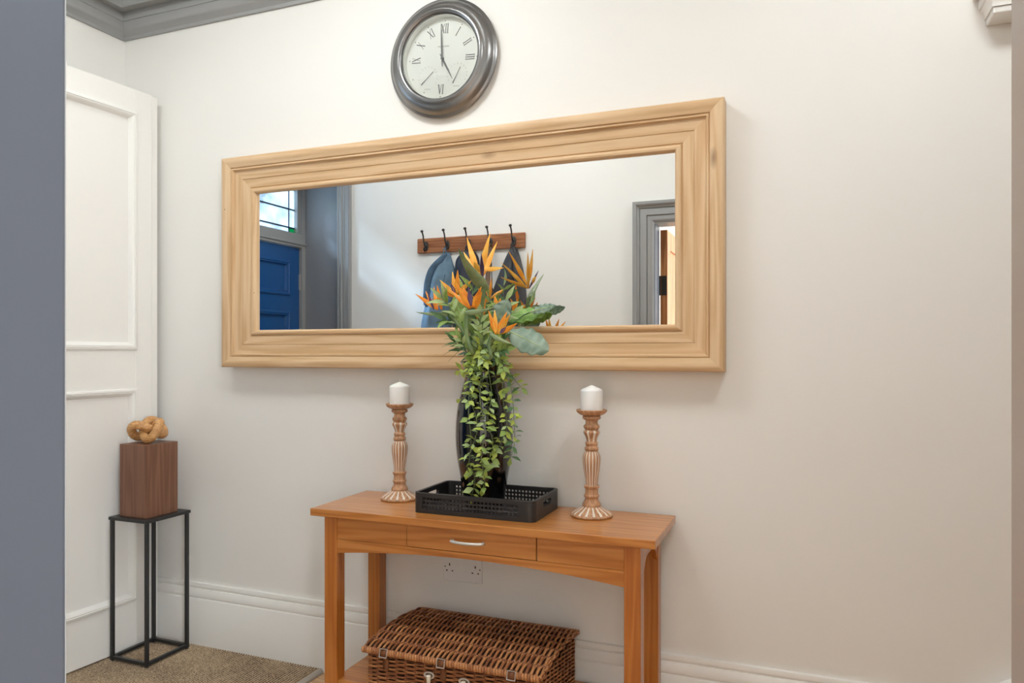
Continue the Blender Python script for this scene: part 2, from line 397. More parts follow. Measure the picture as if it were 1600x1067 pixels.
hsweep('trim_3', [(XR, YO), (XL, YO)], corn, GREY, 'grey plaster cornice on the coat rack side', 'cornice', [(0, 1), (1, 1)])
sk = [(0,0),(.025,0),(.025,.200),(.0225,.204),(.0205,.205),(.0205,.2085),(.0225,.210),(.0225,.216),(.0205,.226),(.0165,.236),(.0145,.240),(.0105,.2415),(.0105,.245),(.013,.247),(.013,.254),(.0105,.262),(0,.263)]
hsweep('baseboard_back', [(XL, 0), (.40, 0)], sk, WHITE, 'tall white moulded skirting board along the mirror wall', 'skirting', [(0, -1), (0, -1)])
hsweep('baseboard_left', [(XL, -.66), (XL, -.026)], sk, WHITE, 'white moulded skirting on the short end wall', 'skirting', [(1, 0), (1, 0)])
hsweep('baseboard_front', [(XL+.02, YO), (-.90, YO)], sk, WHITE, 'white moulded skirting under the coat rack', 'skirting', [(0, 1), (0, 1)])
# stair string rising at the right
m = MB().prism([(.40,0),(.40,.263),(.43,.272),(1.9,1.198),(2.6,1.64),(2.6,.9),(1.2,0)], -.028, 0, lambda p, q, t: (p, t, q))
m.prism([(.43,.262),(.43,.280),(2.6,1.648),(2.6,1.63)], -.036, 0, lambda p, q, t: (p, t, q))
tag(m.build('trim_4', WHITE, bevel=.003), 'white stair string rising from the skirting at bottom right', 'stair string', kind='structure')

# plaster corbel at top right
cb = thing('corbel', (.58, 0, 2.10), 'white plaster corbel high on the wall at top right', 'corbel', kind='structure')
MB().box(.458, .72, -.086, 0, 2.105, 2.122).build('bottom_block', WHITE, cb, bevel=.003)
MB().sweep([Vector((.458,0,0)), Vector((.458,-.086,0)), Vector((.72,-.086,0)), Vector((.72,0,0))],
           [Vector((-1,0,0)), Vector((-1,-1,0)), Vector((1,-1,0)), Vector((1,0,0))],
           [(-.03,2.122),(.004,2.122),(.002,2.132),(.006,2.142),(.014,2.148),(-.03,2.148)],
           lambda p, q, w, d: p+q*w+Vector((0,0,d))).build('cove_moulding', WHITE, cb, smooth=35)
MB().box(.440, .738, -.104, 0, 2.150, 2.176).build('middle_block', WHITE, cb, bevel=.004)
MB().box(.425, .753, -.119, 0, 2.178, 2.26).build('top_block', WHITE, cb, bevel=.006)
MB().box(.44, .74, -.10, 0, 2.26, ZC).build('arch_springer', WALL, cb)

# doorway the camera looks through: linings, architraves
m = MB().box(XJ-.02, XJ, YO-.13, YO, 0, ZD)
tag(m.build('trim_5', GREY_SHADED, bevel=.006, seg=3), 'grey painted door jamb filling the left edge', 'door jamb', kind='structure')
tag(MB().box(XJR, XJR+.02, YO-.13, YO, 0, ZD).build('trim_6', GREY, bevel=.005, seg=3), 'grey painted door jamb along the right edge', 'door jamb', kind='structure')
tag(MB().box(XJ-.02, XJR+.02, YO-.13, YO, ZD, ZD+.02).build('trim_7', GREY), 'grey lining across the top of the doorway', 'door jamb', kind='structure')
arch = [(.005,0),(.005,.002),(.014,.009),(.020,.013),(.026,.0145),(.040,.0150),(.0415,.012),(.0435,.012),(.045,.022),(.078,.022),(.0795,.018),(.082,.018),(.085,.026),(.094,.03),(.098,.038),(.104,.042),(.118,.044),(.118,0)]
P = [Vector((XJ,YO,0)), Vector((XJ,YO,ZD)), Vector((XJR,YO,ZD)), Vector((XJR,YO,0))]
Mv = [Vector((-1,0,0)), Vector((-1,0,1)), Vector((1,0,1)), Vector((1,0,0))]
tag(MB().sweep(P, Mv, arch, lambda p, q, w, d: p+q*w+Vector((0,d,0))).build('trim_8', GREY, smooth=25), 'grey stepped architrave around the doorway, right side of the mirror', 'architrave', kind='structure')

# pine door standing open in that doorway
d3 = thing('door_3', (XJ+.02, YO-.15, 0), 'stripped pine door standing open inside the grey architrave', 'door', kind='structure')
ya, yb = YO-.135, YO-.135-.80; xa, xb = XJ+.003, XJ+.043
for z0, z1 in ((.01, .22), (.86, 1.05), (1.80, 1.905)): MB().box(xa, xb, yb+.1, ya-.1, z0, z1).build('rail', PINEDOOR, d3, bevel=.002)
MB().box(xa, xb, ya-.1, ya, .01, 1.905).build('stile', PINEDOOR, d3, bevel=.002)
MB().box(xa, xb, yb, yb+.1, .01, 1.905).build('stile', PINEDOOR, d3, bevel=.002)
for z0, z1 in ((.22, .86), (1.05, 1.80)): MB().box(xa+.012, xb-.012, yb+.1, ya-.1, z0, z1).build('panel', PINEDOOR, d3)
for z in (1.59, .3):
    h = MB().box(xa+.006, xb-.004, ya-.001, ya+.004, z-.055, z+.055).build('hinge', BRASSD, d3)
    MB().tube([(xa-.001, ya+.004, z-.055), (xa-.001, ya+.004, z+.055)], .004).build('knuckle', BRASSD, h)

# white panelled door folded back near the corner
ang = R(4); ds = Vector((math.sin(ang), math.cos(ang), 0)); dn = Vector((math.cos(ang), -math.sin(ang), 0)); d0 = Vector((-2.519, -.03, 0))
def dp(s, z, t): return d0+ds*s+dn*t+Vector((0,0,z))
def dbox(m, s0, s1, z0, z1, t0, t1):
    m.add([dp(s0,z0,t0),dp(s1,z0,t0),dp(s1,z0,t1),dp(s0,z0,t1),dp(s0,z1,t0),dp(s1,z1,t0),dp(s1,z1,t1),dp(s0,z1,t1)],
          [(0,3,2,1),(4,5,6,7),(0,1,5,4),(1,2,6,5),(2,3,7,6),(3,0,4,7)]); return m
d1 = thing('door_1', dp(-.3, 0, 0), 'tall white panelled door folded back beside the corner', 'door', kind='structure')
ZB, ZT = .022, 2.280
dbox(MB(), -.6, -.49, ZB, ZT, -.045, 0).build('stile', WHITE, d1, bevel=.002)
dbox(MB(), -.112, -.034, ZB, ZT, -.045, 0).build('stile', WHITE, d1, bevel=.004, seg=3)
dbox(MB(), -.0345, 0, ZB, ZT, -.045, -.010).build('rebated_edge', WHITE, d1, bevel=.004, seg=3)
for z0, z1 in ((ZB, .215), (1.060, 1.230), (2.182, ZT)): dbox(MB(), -.49, -.112, z0, z1, -.045, -.0003).build('rail', WHITE, d1)
for z0, z1 in ((.215, 1.060), (1.230, 2.182)):
    pn = dbox(MB(), -.49, -.112, z0, z1, -.035, -.012).build('panel', WHITE, d1)
    # bolection moulding
    Pm = [(-.49, z0), (-.112, z0), (-.112, z1), (-.49, z1)]; Mm = [(1, 1), (-1, 1), (-1, -1), (1, -1)]
    pr = [(-.006,-.0005),(-.006,.006),(0,.009),(.005,.009),(.0065,.0055),(.010,.0075),(.014,.0045),(.019,-.003),(.024,-.010),(.024,-.013)]
    MB().sweep(Pm, Mm, pr, lambda p, q, w, d: dp(p[0]+q[0]*w, p[1]+q[1]*w, d), 0, 4).build('moulding', WHITE, pn, smooth=30)
tag(MB().box(XL-.1, -2.625, -.715, -.682, 0, 2.34).build('trim_9', WHITE, bevel=.003), 'white hanging post that carries the folded-back door', 'door post', kind='structure')

# vestibule opening jamb (seen in the mirror)
m = MB().box(XL-.088, XL+.012, YO-.03, YO+.022, 0, 2.34)
jm = tag(m.build('trim_10', GREY, bevel=.002), 'grey fluted pilaster beside the porch, seen in the mirror', 'pilaster', kind='structure')
for xx, w in ((-2.832, .006), (-2.806, .012), (-2.783, .005), (-2.752, .007)):
    MB().tube([(xx, YO+.022, 0), (xx, YO+.022, 2.338)], w*.6, 8).build('bead', GREY, jm, smooth=60)

# front door and fanlight, x = -3.14
XF = -3.14
fr = (MB().box(XF-.05, XF+.012, -1.80, -1.765, 0, 2.45).box(XF-.05, XF+.012, -.895, -.86, 0, 2.45)
      .box(XF-.05, XF+.012, -1.765, -.895, 1.908, 1.998).box(XF-.05, XF+.012, -1.765, -.895, 2.41, 2.45))
tf = tag(fr.build('trim_11', GREY, bevel=.004), 'grey frame around the blue front door, seen in the mirror', 'door frame', kind='structure')
MB().box(XF-.05, XF+.006, -1.765, -1.722, 1.998, 2.41).build('sash_stile', GREY, tf, bevel=.003)
MB().box(XF-.05, XF+.006, -.938, -.895, 1.998, 2.41).build('sash_stile', GREY, tf, bevel=.003)
MB().box(XF+.012, XF+.022, -1.80, -.86, 1.925, 1.94).build('bead', GREY, tf, bevel=.003)
d2 = thing('door_2', (XF-.03, -1.33, 0), 'blue panelled front door at the left of the mirror', 'door', kind='structure')
MB().box(XF-.055, XF-.012, -1.762, -1.66, .01, 1.905).build('stile', BLUE, d2, bevel=.002)
MB().box(XF-.055, XF-.012, -1.0, -.898, .01, 1.905).build('stile', BLUE, d2, bevel=.002)
for z0, z1 in ((.01, .24), (.80, .93), (1.473, 1.590), (1.806, 1.905)): MB().box(XF-.055, XF-.0123, -1.66, -1.0, z0, z1).build('rail', BLUE, d2)
for z0, z1 in ((.24, .80), (.93, 1.473), (1.590, 1.806)):
    pn = MB().box(XF-.045, XF-.026, -1.66, -1.0, z0, z1).build('panel', BLUE, d2)
    Pm = [(-1.66, z0), (-1.0, z0), (-1.0, z1), (-1.66, z1)]; Mm = [(1, 1), (-1, 1), (-1, -1), (1, -1)]
    pr = [(-.006,0),(-.006,.006),(0,.010),(.008,.009),(.011,.005),(.018,.004),(.026,-.012),(.03,-.016)]
    MB().sweep(Pm, Mm, pr, lambda p, q, w, d: Vector((XF-.012+d, p[0]+q[0]*w, p[1]+q[1]*w)), 0, 4).build('moulding', BLUE, pn, smooth=30)
for z in (1.68, .35):
    MB().box(XF-.014, XF-.009, -1.775, -1.757, z-.05, z+.05).tube([(XF-.006, -1.764, z-.055), (XF-.006, -1.764, z+.055)], .006).build('hinge', ALU, d2)
w1 = thing('window_1', (XF-.02, -1.33, 2.0), 'leaded glass fanlight with a green corner pane above the front door', 'window', kind='structure')
ys = [-1.722, -1.666, -.994, -.938]; zs = [1.998, 2.034, 2.155, 2.29, 2.41]
for i in range(3):
    for j in range(4):
        g = GLASSG if (i in (0, 2) and j in (0, 3)) else GLASSW
        MB().box(XF-.026, XF-.022, ys[i], ys[i+1], zs[j], zs[j+1]).build('pane', g, w1)
for y in ys[1:3]: MB().box(XF-.029, XF-.019, y-.004, y+.004, zs[0], zs[-1]).build('lead_came', LEADM, w1)
for z in zs[1:4]: MB().box(XF-.0292, XF-.0188, ys[0], ys[-1], z-.004, z+.004).build('lead_came', LEADM, w1)

# hall ceiling lamp and two added fill lamps (above the frame)
def ceiling_lamp(x, y, strength, label, r=.21):
    c = thing('ceiling_lamp', (x, y, ZC), label, 'lamp')
    MB().lathe([(.001,-.02),(r*.8,-.02),(r*.85,0),(.001,0)], (x, y, ZC), 32).build('mounting_plate', CHROME, c, smooth=40)
    MB().lathe([(.001,-.10),(r*.5,-.095),(r*.85,-.07),(r,-.035),(r*.9,-.0205),(.001,-.0205)], (x, y, ZC), 32).build('diffuser', emit('lamp_opal_%g' % x, (.93, .98, 1, 1), strength), c, smooth=60)
ceiling_lamp(-1.25, -.86, CEIL1_W, 'round opal ceiling lamp above the clock and mirror')
ceiling_lamp(-2.15, -.95, FILL3_W, 'added round opal fill lamp nearest the entrance porch')  # unseen fill, added to brighten the white door and corner
ceiling_lamp(.3, -1.0, FILL2_W, 'added round opal fill lamp farther along the hallway')  # unseen fill, added to brighten the right part of the wall

# ================================================================== MIRROR
mx0, mx1, mz0, mz1 = -2.157, -.227, 1.155, 1.983
mir = thing('wall_mirror', ((mx0+mx1)/2, 0, mz0), 'large wide mirror in a moulded pale pine frame', 'mirror')
prof = [(0,-.002),(0,-.058),(.004,-.064),(.010,-.066),(.022,-.0655),(.028,-.063),(.036,-.0615),(.041,-.060),(.0425,-.055),(.044,-.0545),(.0455,-.058),(.0505,-.0585),(.0525,-.053),(.054,-.049),(.0865,-.046),(.0875,-.0435),(.089,-.0435),(.090,-.0455),(.121,-.0425),(.123,-.0395),(.125,-.0395),(.128,-.046),(.134,-.0485),(.140,-.0475),(.144,-.042),(.146,-.035),(.146,-.002)]
Pm = [(mx0,mz0),(mx1,mz0),(mx1,mz1),(mx0,mz1)]; Mm = [(1.06,1),(-1.03,1),(-1.03,-1),(1.06,-1)]
for i in range(4):
    MB().sweep(Pm, Mm, prof, lambda p, q, w, d: Vector((p[0]+q[0]*w, d, p[1]+q[1]*w)), i, i+1).build('frame_rail', PINE_X if i % 2 == 0 else PINE_Z, mir, smooth=28)
MB().box(mx0+.14, mx1-.14, -.030, -.024, mz0+.135, mz1-.135).build('mirror_glass', MIRROR, mir)
MB().box(mx0+.02, mx1-.02, -.020, -.003, mz0+.02, mz1-.02).build('backing_board', PINE_X, mir)

# ================================================================== CLOCK
cx, cz = -1.196, 2.255; CR = .211
ck = thing('wall_clock', (cx, 0, cz), 'round pewter wall clock with roman numerals above the mirror', 'clock')
ROT = R(-4.4)
MB().lathe([(.150,.004),(.196,.004),(.205,.010),(.211,.014),(.2115,.019),(.206,.024),(.203,.025),(.200,.028),(.196,.034),(.188,.041),(.178,.046),(.172,.0465),(.1685,.050),(.164,.053),(.159,.0535),(.1565,.051),(.154,.0505),(.151,.048),(.149,.044),(.147,.030),(.147,.006)], (cx, 0, cz), 96, 'Y', loop=True).build('rim', PEWTER, ck, smooth=50)
MB().lathe([(.1469,.0148),(.1469,.038),(.1455,.038),(.1455,.0148)], (cx, 0, cz), 96, 'Y', loop=True).build('inner_ring', DIAL, ck, smooth=40)
dl = MB().lathe([(.0005,.004),(.1475,.004),(.1475,.0145),(.0005,.0145)], (cx, 0, cz), 96, 'Y').build('dial', DIAL, ck, smooth=30)
def clk(x, z, y=-.0147):
    c, s = math.cos(ROT), math.sin(ROT); return Vector((cx+x*c-z*s, y, cz+x*s+z*c))
def cstroke(m, x0, z0, x1, z1, w, y0=-.0145, y1=-.0152, w1=None):
    w1 = w if w1 is None else w1
    d = Vector((x1-x0, z1-z0)); n = Vector((-d.y, d.x)).normalized()
    q = [(x0+n.x*w/2, z0+n.y*w/2), (x0-n.x*w/2, z0-n.y*w/2), (x1-n.x*w1/2, z1-n.y*w1/2), (x1+n.x*w1/2, z1+n.y*w1/2)]
    m.add([clk(x, z, y0) for x, z in q]+[clk(x, z, y1) for x, z in q], [(0,1,2,3),(7,6,5,4),(0,4,5,1),(1,5,6,2),(2,6,7,3),(3,7,4,0)])
def roman(txt, deg, r, h, flip=False):
    m = MB(); wid = {'I': .0075, 'V': .016, 'X': .016}; tot = sum(wid[c] for c in txt); x = -tot/2; S = []
    for c in txt:
        w = wid[c]; mid = x+w/2
        if c == 'I': S += [(mid,-h/2,mid,h/2,.0028),(mid-.003,h/2,mid+.003,h/2,.0009),(mid-.003,-h/2,mid+.003,-h/2,.0009)]
        if c == 'V': S += [(mid-.006,h/2,mid+.0005,-h/2,.0032),(mid+.006,h/2,mid,-h/2,.0013),(mid-.009,h/2,mid-.003,h/2,.0009)]
        if c == 'X': S += [(mid-.006,h/2,mid+.006,-h/2,.0032),(mid+.006,h/2,mid-.006,-h/2,.0013)]
        x += w
    a = R(-deg); c0, s0 = math.cos(a), math.sin(a); f = -1 if flip else 1
    for xa, za, xb, zb, w in S:
        xa, za, xb, zb = xa*f, za*f+r, xb*f, zb*f+r
        cstroke(m, xa*c0-za*s0, xa*s0+za*c0, xb*c0-zb*s0, xb*s0+zb*c0, w)
    return m
for txt, deg in (('XII',0),('I',30),('II',60),('III',90),('VI',180),('IX',270),('X',300),('XI',330)):
    roman(txt, deg, .107, .033, deg == 180).build('numeral', INK, dl)
for k in range(12):
    a = R(30*k); m = MB()
    m.lathe([(.0005,.0145),(.0019,.0145),(.0019,.0152),(.0005,.0152)], (clk(.1335*math.sin(a), .1335*math.cos(a)).x, 0, clk(.1335*math.sin(a), .1335*math.cos(a)).z), 8, 'Y')
    m.build('hour_dot', INK, dl)
for sx, nd in ((-1, ((-.080,-.088),(-.034,-.043))), (1, ((.046,-.088),(.072,-.032)))):
    c0 = Vector((nd[0][0]*.45+nd[1][0]*.55, nd[0][1]*.45+nd[1][1]*.55)); m = MB()
    for k in range(13):
        a = R(-120+20*k); m_ = .036
        cstroke(m, c0.x+m_*math.sin(a), c0.y+m_*math.cos(a), c0.x+(m_+.004)*math.sin(a), c0.y+(m_+.004)*math.cos(a), .0014)
    for k in range(6): cstroke(m, c0.x-.011+k*.004, c0.y-.041, c0.x-.009+k*.004, c0.y-.041, .0022)
    m.build('subdial_scale', FAINT, dl)['kind'] = 'stuff'
    m = MB(); (xa, za), (xb, zb) = nd
    cstroke(m, xa, za, xa+(xb-xa)*.5, za+(zb-za)*.5, .0036, -.0155, -.0162, .0012); cstroke(m, xa+(xb-xa)*.5, za+(zb-za)*.5, xb, zb, .0012, -.0155, -.0162, .0016)
    m.build('subdial_needle', INK, dl)
m = MB()
for k in range(11): cstroke(m, -.022+k*.004, .044, -.0195+k*.004, .044+.001*(k % 2), .004)
m.build('maker_print', FAINT, dl)['kind'] = 'stuff'
def hand(name, deg, ln, w, back, y):
    a = R(deg); d = (math.sin(a), math.cos(a)); m = MB()
    cstroke(m, -d[0]*back, -d[1]*back, 0, 0, .002, y, y-.0012, w*.8)
    cstroke(m, 0, 0, d[0]*ln*.55, d[1]*ln*.55, w, y, y-.0012, w*.85)
    cstroke(m, d[0]*ln*.55, d[1]*ln*.55, d[0]*ln, d[1]*ln, w*.85, y, y-.0012, .001)
    m.build(name, HANDM, ck)
hand('minute_hand', -6, .122, .0062, .03, -.021); hand('hour_hand', 148.5, .085, .0068, .02, -.0185)
MB().lathe([(.0005,.0145),(.005,.0145),(.005,.0235),(.0005,.024)], (cx, 0, cz), 16, 'Y').build('centre_cap', HANDM, ck)
MB().lathe([(.0005,.0405),(.1485,.0405),(.1485,.0420),(.0005,.0420)], (cx, 0, cz), 64, 'Y').build('glass', CLKGLASS, ck)

# ================================================================== CONSOLE TABLE
zt = .702
tb = thing('console_table', (-.945, -.18, 0), 'honey oak console table with one drawer and a lower shelf', 'table')
MB().box(-1.512, -.379, -.350, -.014, zt-.024, zt).build('table_top', OAK_X, tb, bevel=.002)
LX0, LX1 = -1.466, -.422; LW = .047; YF, YB = -.336, -.030
for x in (LX0, LX1-LW):
    for y in (YF, YB-LW):
        MB().box(x, x+LW, y, y+LW, 0, zt-.0242).build('leg', OAK_Z, tb, bevel=.002)
ax0, ax1 = LX0+LW, LX1-LW; ya = YF+.004
MB().box(ax0, -1.161, ya, ya+.02, .6065, zt-.0242).build('apron_panel', OAK_X, tb, bevel=.001, seg=1)
MB().box(-.7265, ax1, ya, ya+.02, .6065, zt-.0242).build('apron_panel', OAK_X, tb, bevel=.001, seg=1)
def arc_rail(x0, x1, zt_, ze, zm, n=16):
    pts = [(x0+(x1-x0)*i/n, ze+(zm-ze)*(1-(2*i/n-1)**2)) for i in range(n+1)]
    return pts+[(x1, zt_), (x0, zt_)]
MB().prism(arc_rail(ax0, ax1, .606, .560, .588), ya, ya+.02, lambda p, q, t: (p, t, q)).build('apron_rail', OAK_X, tb)
MB().box(ax0, ax1, YB-.025, YB-.005, .575, zt-.0242).build('back_apron', OAK_X, tb)
for x in (LX0+.003, LX1-.023):
    n = 14; y0, y1 = YF+LW, YB-LW; pts = []
    for i in range(n+1):
        t = i/n; e = min(t, 1-t); pts.append((y0+(y1-y0)*t, .575+.055*min(1, math.sin(min(e/.28, 1)*math.pi/2))))
    pts += [(y1, zt-.0242), (y0, zt-.0242)]
    MB().prism(pts, x, x+.02, lambda p, q, t: (t, p, q)).build('side_apron', OAK_Y, tb)
dr = MB().box(-1.1595, -.7300, ya-.0005, ya+.019, .6075, zt-.0255).build('drawer', OAK_X, tb, bevel=.0012, seg=1)
MB().box(-1.15, -.74, ya+.019, -.08, .610, zt-.03).build('drawer_box', OAK_X, dr)
hp = [(-1.000, ya, .641), (-.9985, ya-.012, .641), (-.975, ya-.022, .641), (-.9485, ya-.025, .641), (-.922, ya-.022, .641), (-.8985, ya-.012, .641), (-.897, ya, .641)]
m = MB(); m.tube(spline(hp, 5), .005, 10); m.build('handle', NICKEL, dr, smooth=60)
MB().box(ax0-.02, ax1+.02, YF+.01, YB-.012, .122, .144).build('lower_shelf', OAK_X, tb, bevel=.002)

# ================================================================== WICKER HAMPER
bx0, bx1, by0, by1 = -1.256, -.700, -.398, -.050; bz0, bz1 = .146, .288
hb = thing('wicker_hamper', ((bx0+bx1)/2, (by0+by1)/2, bz0), 'brown willow picnic hamper on the lower shelf of the table', 'hamper')
MB().box(bx0+.008, bx1-.008, by0+.008, by1-.008, bz0, bz1).build('lining', WICKIN, hb)
def weave(pf, L, H, pitch, stake, rr, amp, seed, mlist=3, flat=1.0):
    """rods across length L stacked over H; pf(s,h,out)->xyz; over-under past stakes"""
    m = MB(); rnd = random.Random(seed); rows = int(H/pitch); ns = max(2, int(L/stake)); n = ns*4
    for r in range(rows):
        m.cur = rnd.choice([0, 0, 1, 1, 2]); ph = math.pi*(r % 2); jit = rnd.uniform(-.0006, .0006)
        pts = [pf(L*i/n, (r+.5)*pitch+jit+rnd.uniform(-.0004, .0004), amp*math.sin(math.pi*ns*i/n+ph)) for i in range(n+1)]
        m.tube(pts, rr*rnd.uniform(.85, 1.12), 6)
    m.cur = 2
    for k in range(1, ns):
        s = L*(k-.0)/ns
        m.tube([pf(s, 0, 0), pf(s, H*.5, 0), pf(s, H, 0)], rr*1.15, 6)
    return m
H = bz1-bz0
def side(nm, m):
    o = m.build(nm, WICKERS, hb, smooth=80); o['kind'] = 'stuff'; return o
side('woven_front', weave(lambda s, h, a: Vector((bx0+s, by0-a, bz0+h)), bx1-bx0, H, .0062, .032, .0030, .0042, 1))
side('woven_back', weave(lambda s, h, a: Vector((bx0+s, by1+a, bz0+h)), bx1-bx0, H, .0062, .032, .0030, .0042, 2))
side('woven_side', weave(lambda s, h, a: Vector((bx1+a, by0+s, bz0+h)), by1-by0, H, .0062, .032, .0030, .0042, 3))
side('woven_side', weave(lambda s, h, a: Vector((bx0-a, by0+s, bz0+h)), by1-by0, H, .0062, .032, .0030, .0042, 4))
lx0, lx1, ly0, ly1 = -1.268, -.688, -.412, -.040
def lidz(y): t = (y-ly0)/(ly1-ly0); return .302+.020*math.sin(math.pi*min(max(t, 0), 1))**.8
def lidpf(s, h, a): y = ly0+s; return Vector((lx0+h, y, lidz(y)+a))
MB().add([(lx0+.004, ly0+(ly1-ly0)*i/12, lidz(ly0+(ly1-ly0)*i/12)-.006) for i in range(13)]+[(lx1-.004, ly0+(ly1-ly0)*i/12, lidz(ly0+(ly1-ly0)*i/12)-.006) for i in range(13)],
         [(i, i+1, 14+i, 13+i) for i in range(12)]).build('lid_core', WICKIN, hb, solid=.006)
side('woven_lid', weave(lidpf, ly1-ly0, lx1-lx0, .0078, .053, .0040, .0058, 5))
def rope(p0, p1, r, turns, seed):
    m = MB(); p0, p1 = Vector(p0), Vector(p1); t = (p1-p0).normalized(); a = Vector((0,0,1)); b = t.cross(a); n = turns; L = (p1-p0).length; rnd = random.Random(seed)
    for k in range(n):
        m.cur = rnd.choice([0, 1, 1]); c = p0+t*(L*(k+.5)/n); sl = L/n*.55
        pts = [c+t*(sl*(j/8-.5)*1.3)+(a*math.cos(2*math.pi*j/8)+b*math.sin(2*math.pi*j/8))*r for j in range(9)]
        m.tube(pts, L/n*.52, 5)
    m.cur = 2; m.tube([p0, p1], r*.9, 8)
    return m
side('lid_border', rope((lx0, ly0, .300), (lx1, ly0, .300), .0065, 66, 6))
side('lid_border', rope((lx0, ly1, .300), (lx1, ly1, .300), .0060, 66, 7))
side('lid_border', weave(lambda s, h, a: Vector((lx1+.001+a, ly0+s, lidz(ly0+s)-.008+h)), ly1-ly0, .012, .006, .03, .0036, .003, 8))
side('lid_border', weave(lambda s, h, a: Vector((lx0-.001-a, ly0+s, lidz(ly0+s)-.008+h)), ly1-ly0, .012, .006, .03, .0036, .003, 9))
for x in (-1.190, -.995, -.772):
    st = MB(); w = .0095
    path = [(ly0+.006, .3105), (ly0-.004, .3095), (ly0-.0095, .302), (ly0-.008, .292), (by0-.009, .278), (by0-.0085, .262), (by0-.010, .246)]
    path = [(p.x, p.y) for p in spline([Vector((a, b, 0)) for a, b in path], 4)]
    st.add([(x-w, a, b) for a, b in path]+[(x+w, a, b) for a, b in path], [(i, i+1, len(path)+i+1, len(path)+i) for i in range(len(path)-1)])
    so = st.build('leather_strap', LEATH, hb, solid=.003, smooth=60)
    bk = MB(); yy = ly0-.0125; q = .0125
    bk.tube([(x-q, yy+.006, .313), (x+q, yy+.006, .313), (x+q, yy-.0005, .290), (x-q, yy-.0005, .290)], .0019, 6, closed=True)
    bk.build('buckle', NICKEL, so, smooth=60)
for x in (-1.04, -.925):
    cl = MB(); yy = by0-.0095
    out = [(x+.018*math.cos(2*math.pi*k/20), .254+.011*math.sin(2*math.pi*k/20)) for k in range(20)]
    inn = [(x+.012*math.cos(2*math.pi*k/20), .254+.006*math.sin(2*math.pi*k/20)) for k in range(20)]
    cl.plate_hole(out, inn, yy-.003, yy+.001, lambda p, q, t: (p, t, q))
    cp = cl.build('clasp_plate', NICKEL, hb, bevel=.001, seg=1)
    MB().lathe([(.0005,-.03),(.005,-.029),(.006,-.012),(.0075,-.002),(.007,.004),(.0005,.006)], (x+.001, yy-.006, .252), 16).build('toggle', IVORY, cp, smooth=60)

# ================================================================== TRAY
tx0, tx1, ty0, ty1 = -1.168, -.755, -.279, -.036; tz0 = zt+.0004; tz1 = zt+.064; TW = .011; rc = .022
ty = thing('serving_tray', ((tx0+tx1)/2, (ty0+ty1)/2, tz0), 'black rectangular tray with cane-web sides under the vase', 'tray')
MB().box(tx0+.006, tx1-.006, ty0+.006, ty1-.006, tz0, tz0+.011).build('base', TRAYB, ty, bevel=.001, seg=1)
for sx, sy, a0 in ((tx0+rc, ty0+rc, 180), (tx1-rc, ty0+rc, 270), (tx1-rc, ty1-rc, 0), (tx0+rc, ty1-rc, 90)):
    pts = [(sx+rc*math.cos(R(a0+90*k/8)), sy+rc*math.sin(R(a0+90*k/8))) for k in range(9)]+[(sx+(rc-TW)*math.cos(R(a0+90-90*k/8)), sy+(rc-TW)*math.sin(R(a0+90-90*k/8))) for k in range(9)]
    MB().prism(pts, tz0, tz1, lambda p, q, t: (p, q, t)).build('corner', TRAYB, ty, smooth=40)
def rect_ring(x0, x1, z0, z1, n=8):
    out = []
    for (a, b), (c, d) in (((x0,z0),(x1,z0)), ((x1,z0),(x1,z1)), ((x1,z1),(x0,z1)), ((x0,z1),(x0,z0))):
        out += [(a+(c-a)*k/n, b+(d-b)*k/n) for k in range(n)]
    return out
def cane(x0, x1, z0, z1, yc, th=.0015, pitch=.0125):
    m = MB(); nx = max(1, round((x1-x0)/pitch)); nz = max(1, round((z1-z0)/pitch)); wx = (x1-x0)/nx; wz = (z1-z0)/nz
    for i in range(nx):
        for j in range(nz):
            X, Z = x0+i*wx, z0+j*wz; cx_, cz_ = X+wx/2, Z+wz/2
            o = [(X,Z),(X+wx/2,Z),(X+wx,Z),(X+wx,Z+wz/2),(X+wx,Z+wz),(X+wx/2,Z+wz),(X,Z+wz),(X,Z+wz/2)]
            h = [(cx_+min(wx,wz)*.33*math.cos(R(225+45*k)), cz_+min(wx,wz)*.33*math.sin(R(225+45*k))) for k in range(8)]
            m.plate_hole(o, h, yc-th, yc+th, lambda p, q, t: (p, t, q))
    # diagonal strands standing proud
    for i in range(nx+1):
        m.tube([(x0+i*wx, yc-th*1.2, z0), (x0+i*wx, yc-th*1.2, z1)], .0009, 4)
    for j in range(1, nz): m.tube([(x0, yc-th*1.2, z0+j*wz), (x1, yc-th*1.2, z0+j*wz)], .0009, 4)
    return m
for y0, y1 in ((ty0, ty0+TW), (ty1-TW, ty1)):
    fx0, fx1, fz0, fz1 = tx0+.032, tx1-.052, tz0+.013, tz1-.012
    if y0 != ty0: fx0, fx1 = tx0+.034, tx1-.034
    MB().plate_hole(rect_ring(tx0+rc, tx1-rc, tz0, tz1), rect_ring(fx0, fx1, fz0, fz1), y0, y1, lambda p, q, t: (p, t, q)).build('long_panel', TRAYB, ty)
    cane(fx0, fx1, fz0, fz1, (y0+y1)/2).build('cane_panel', TRAYB, ty)
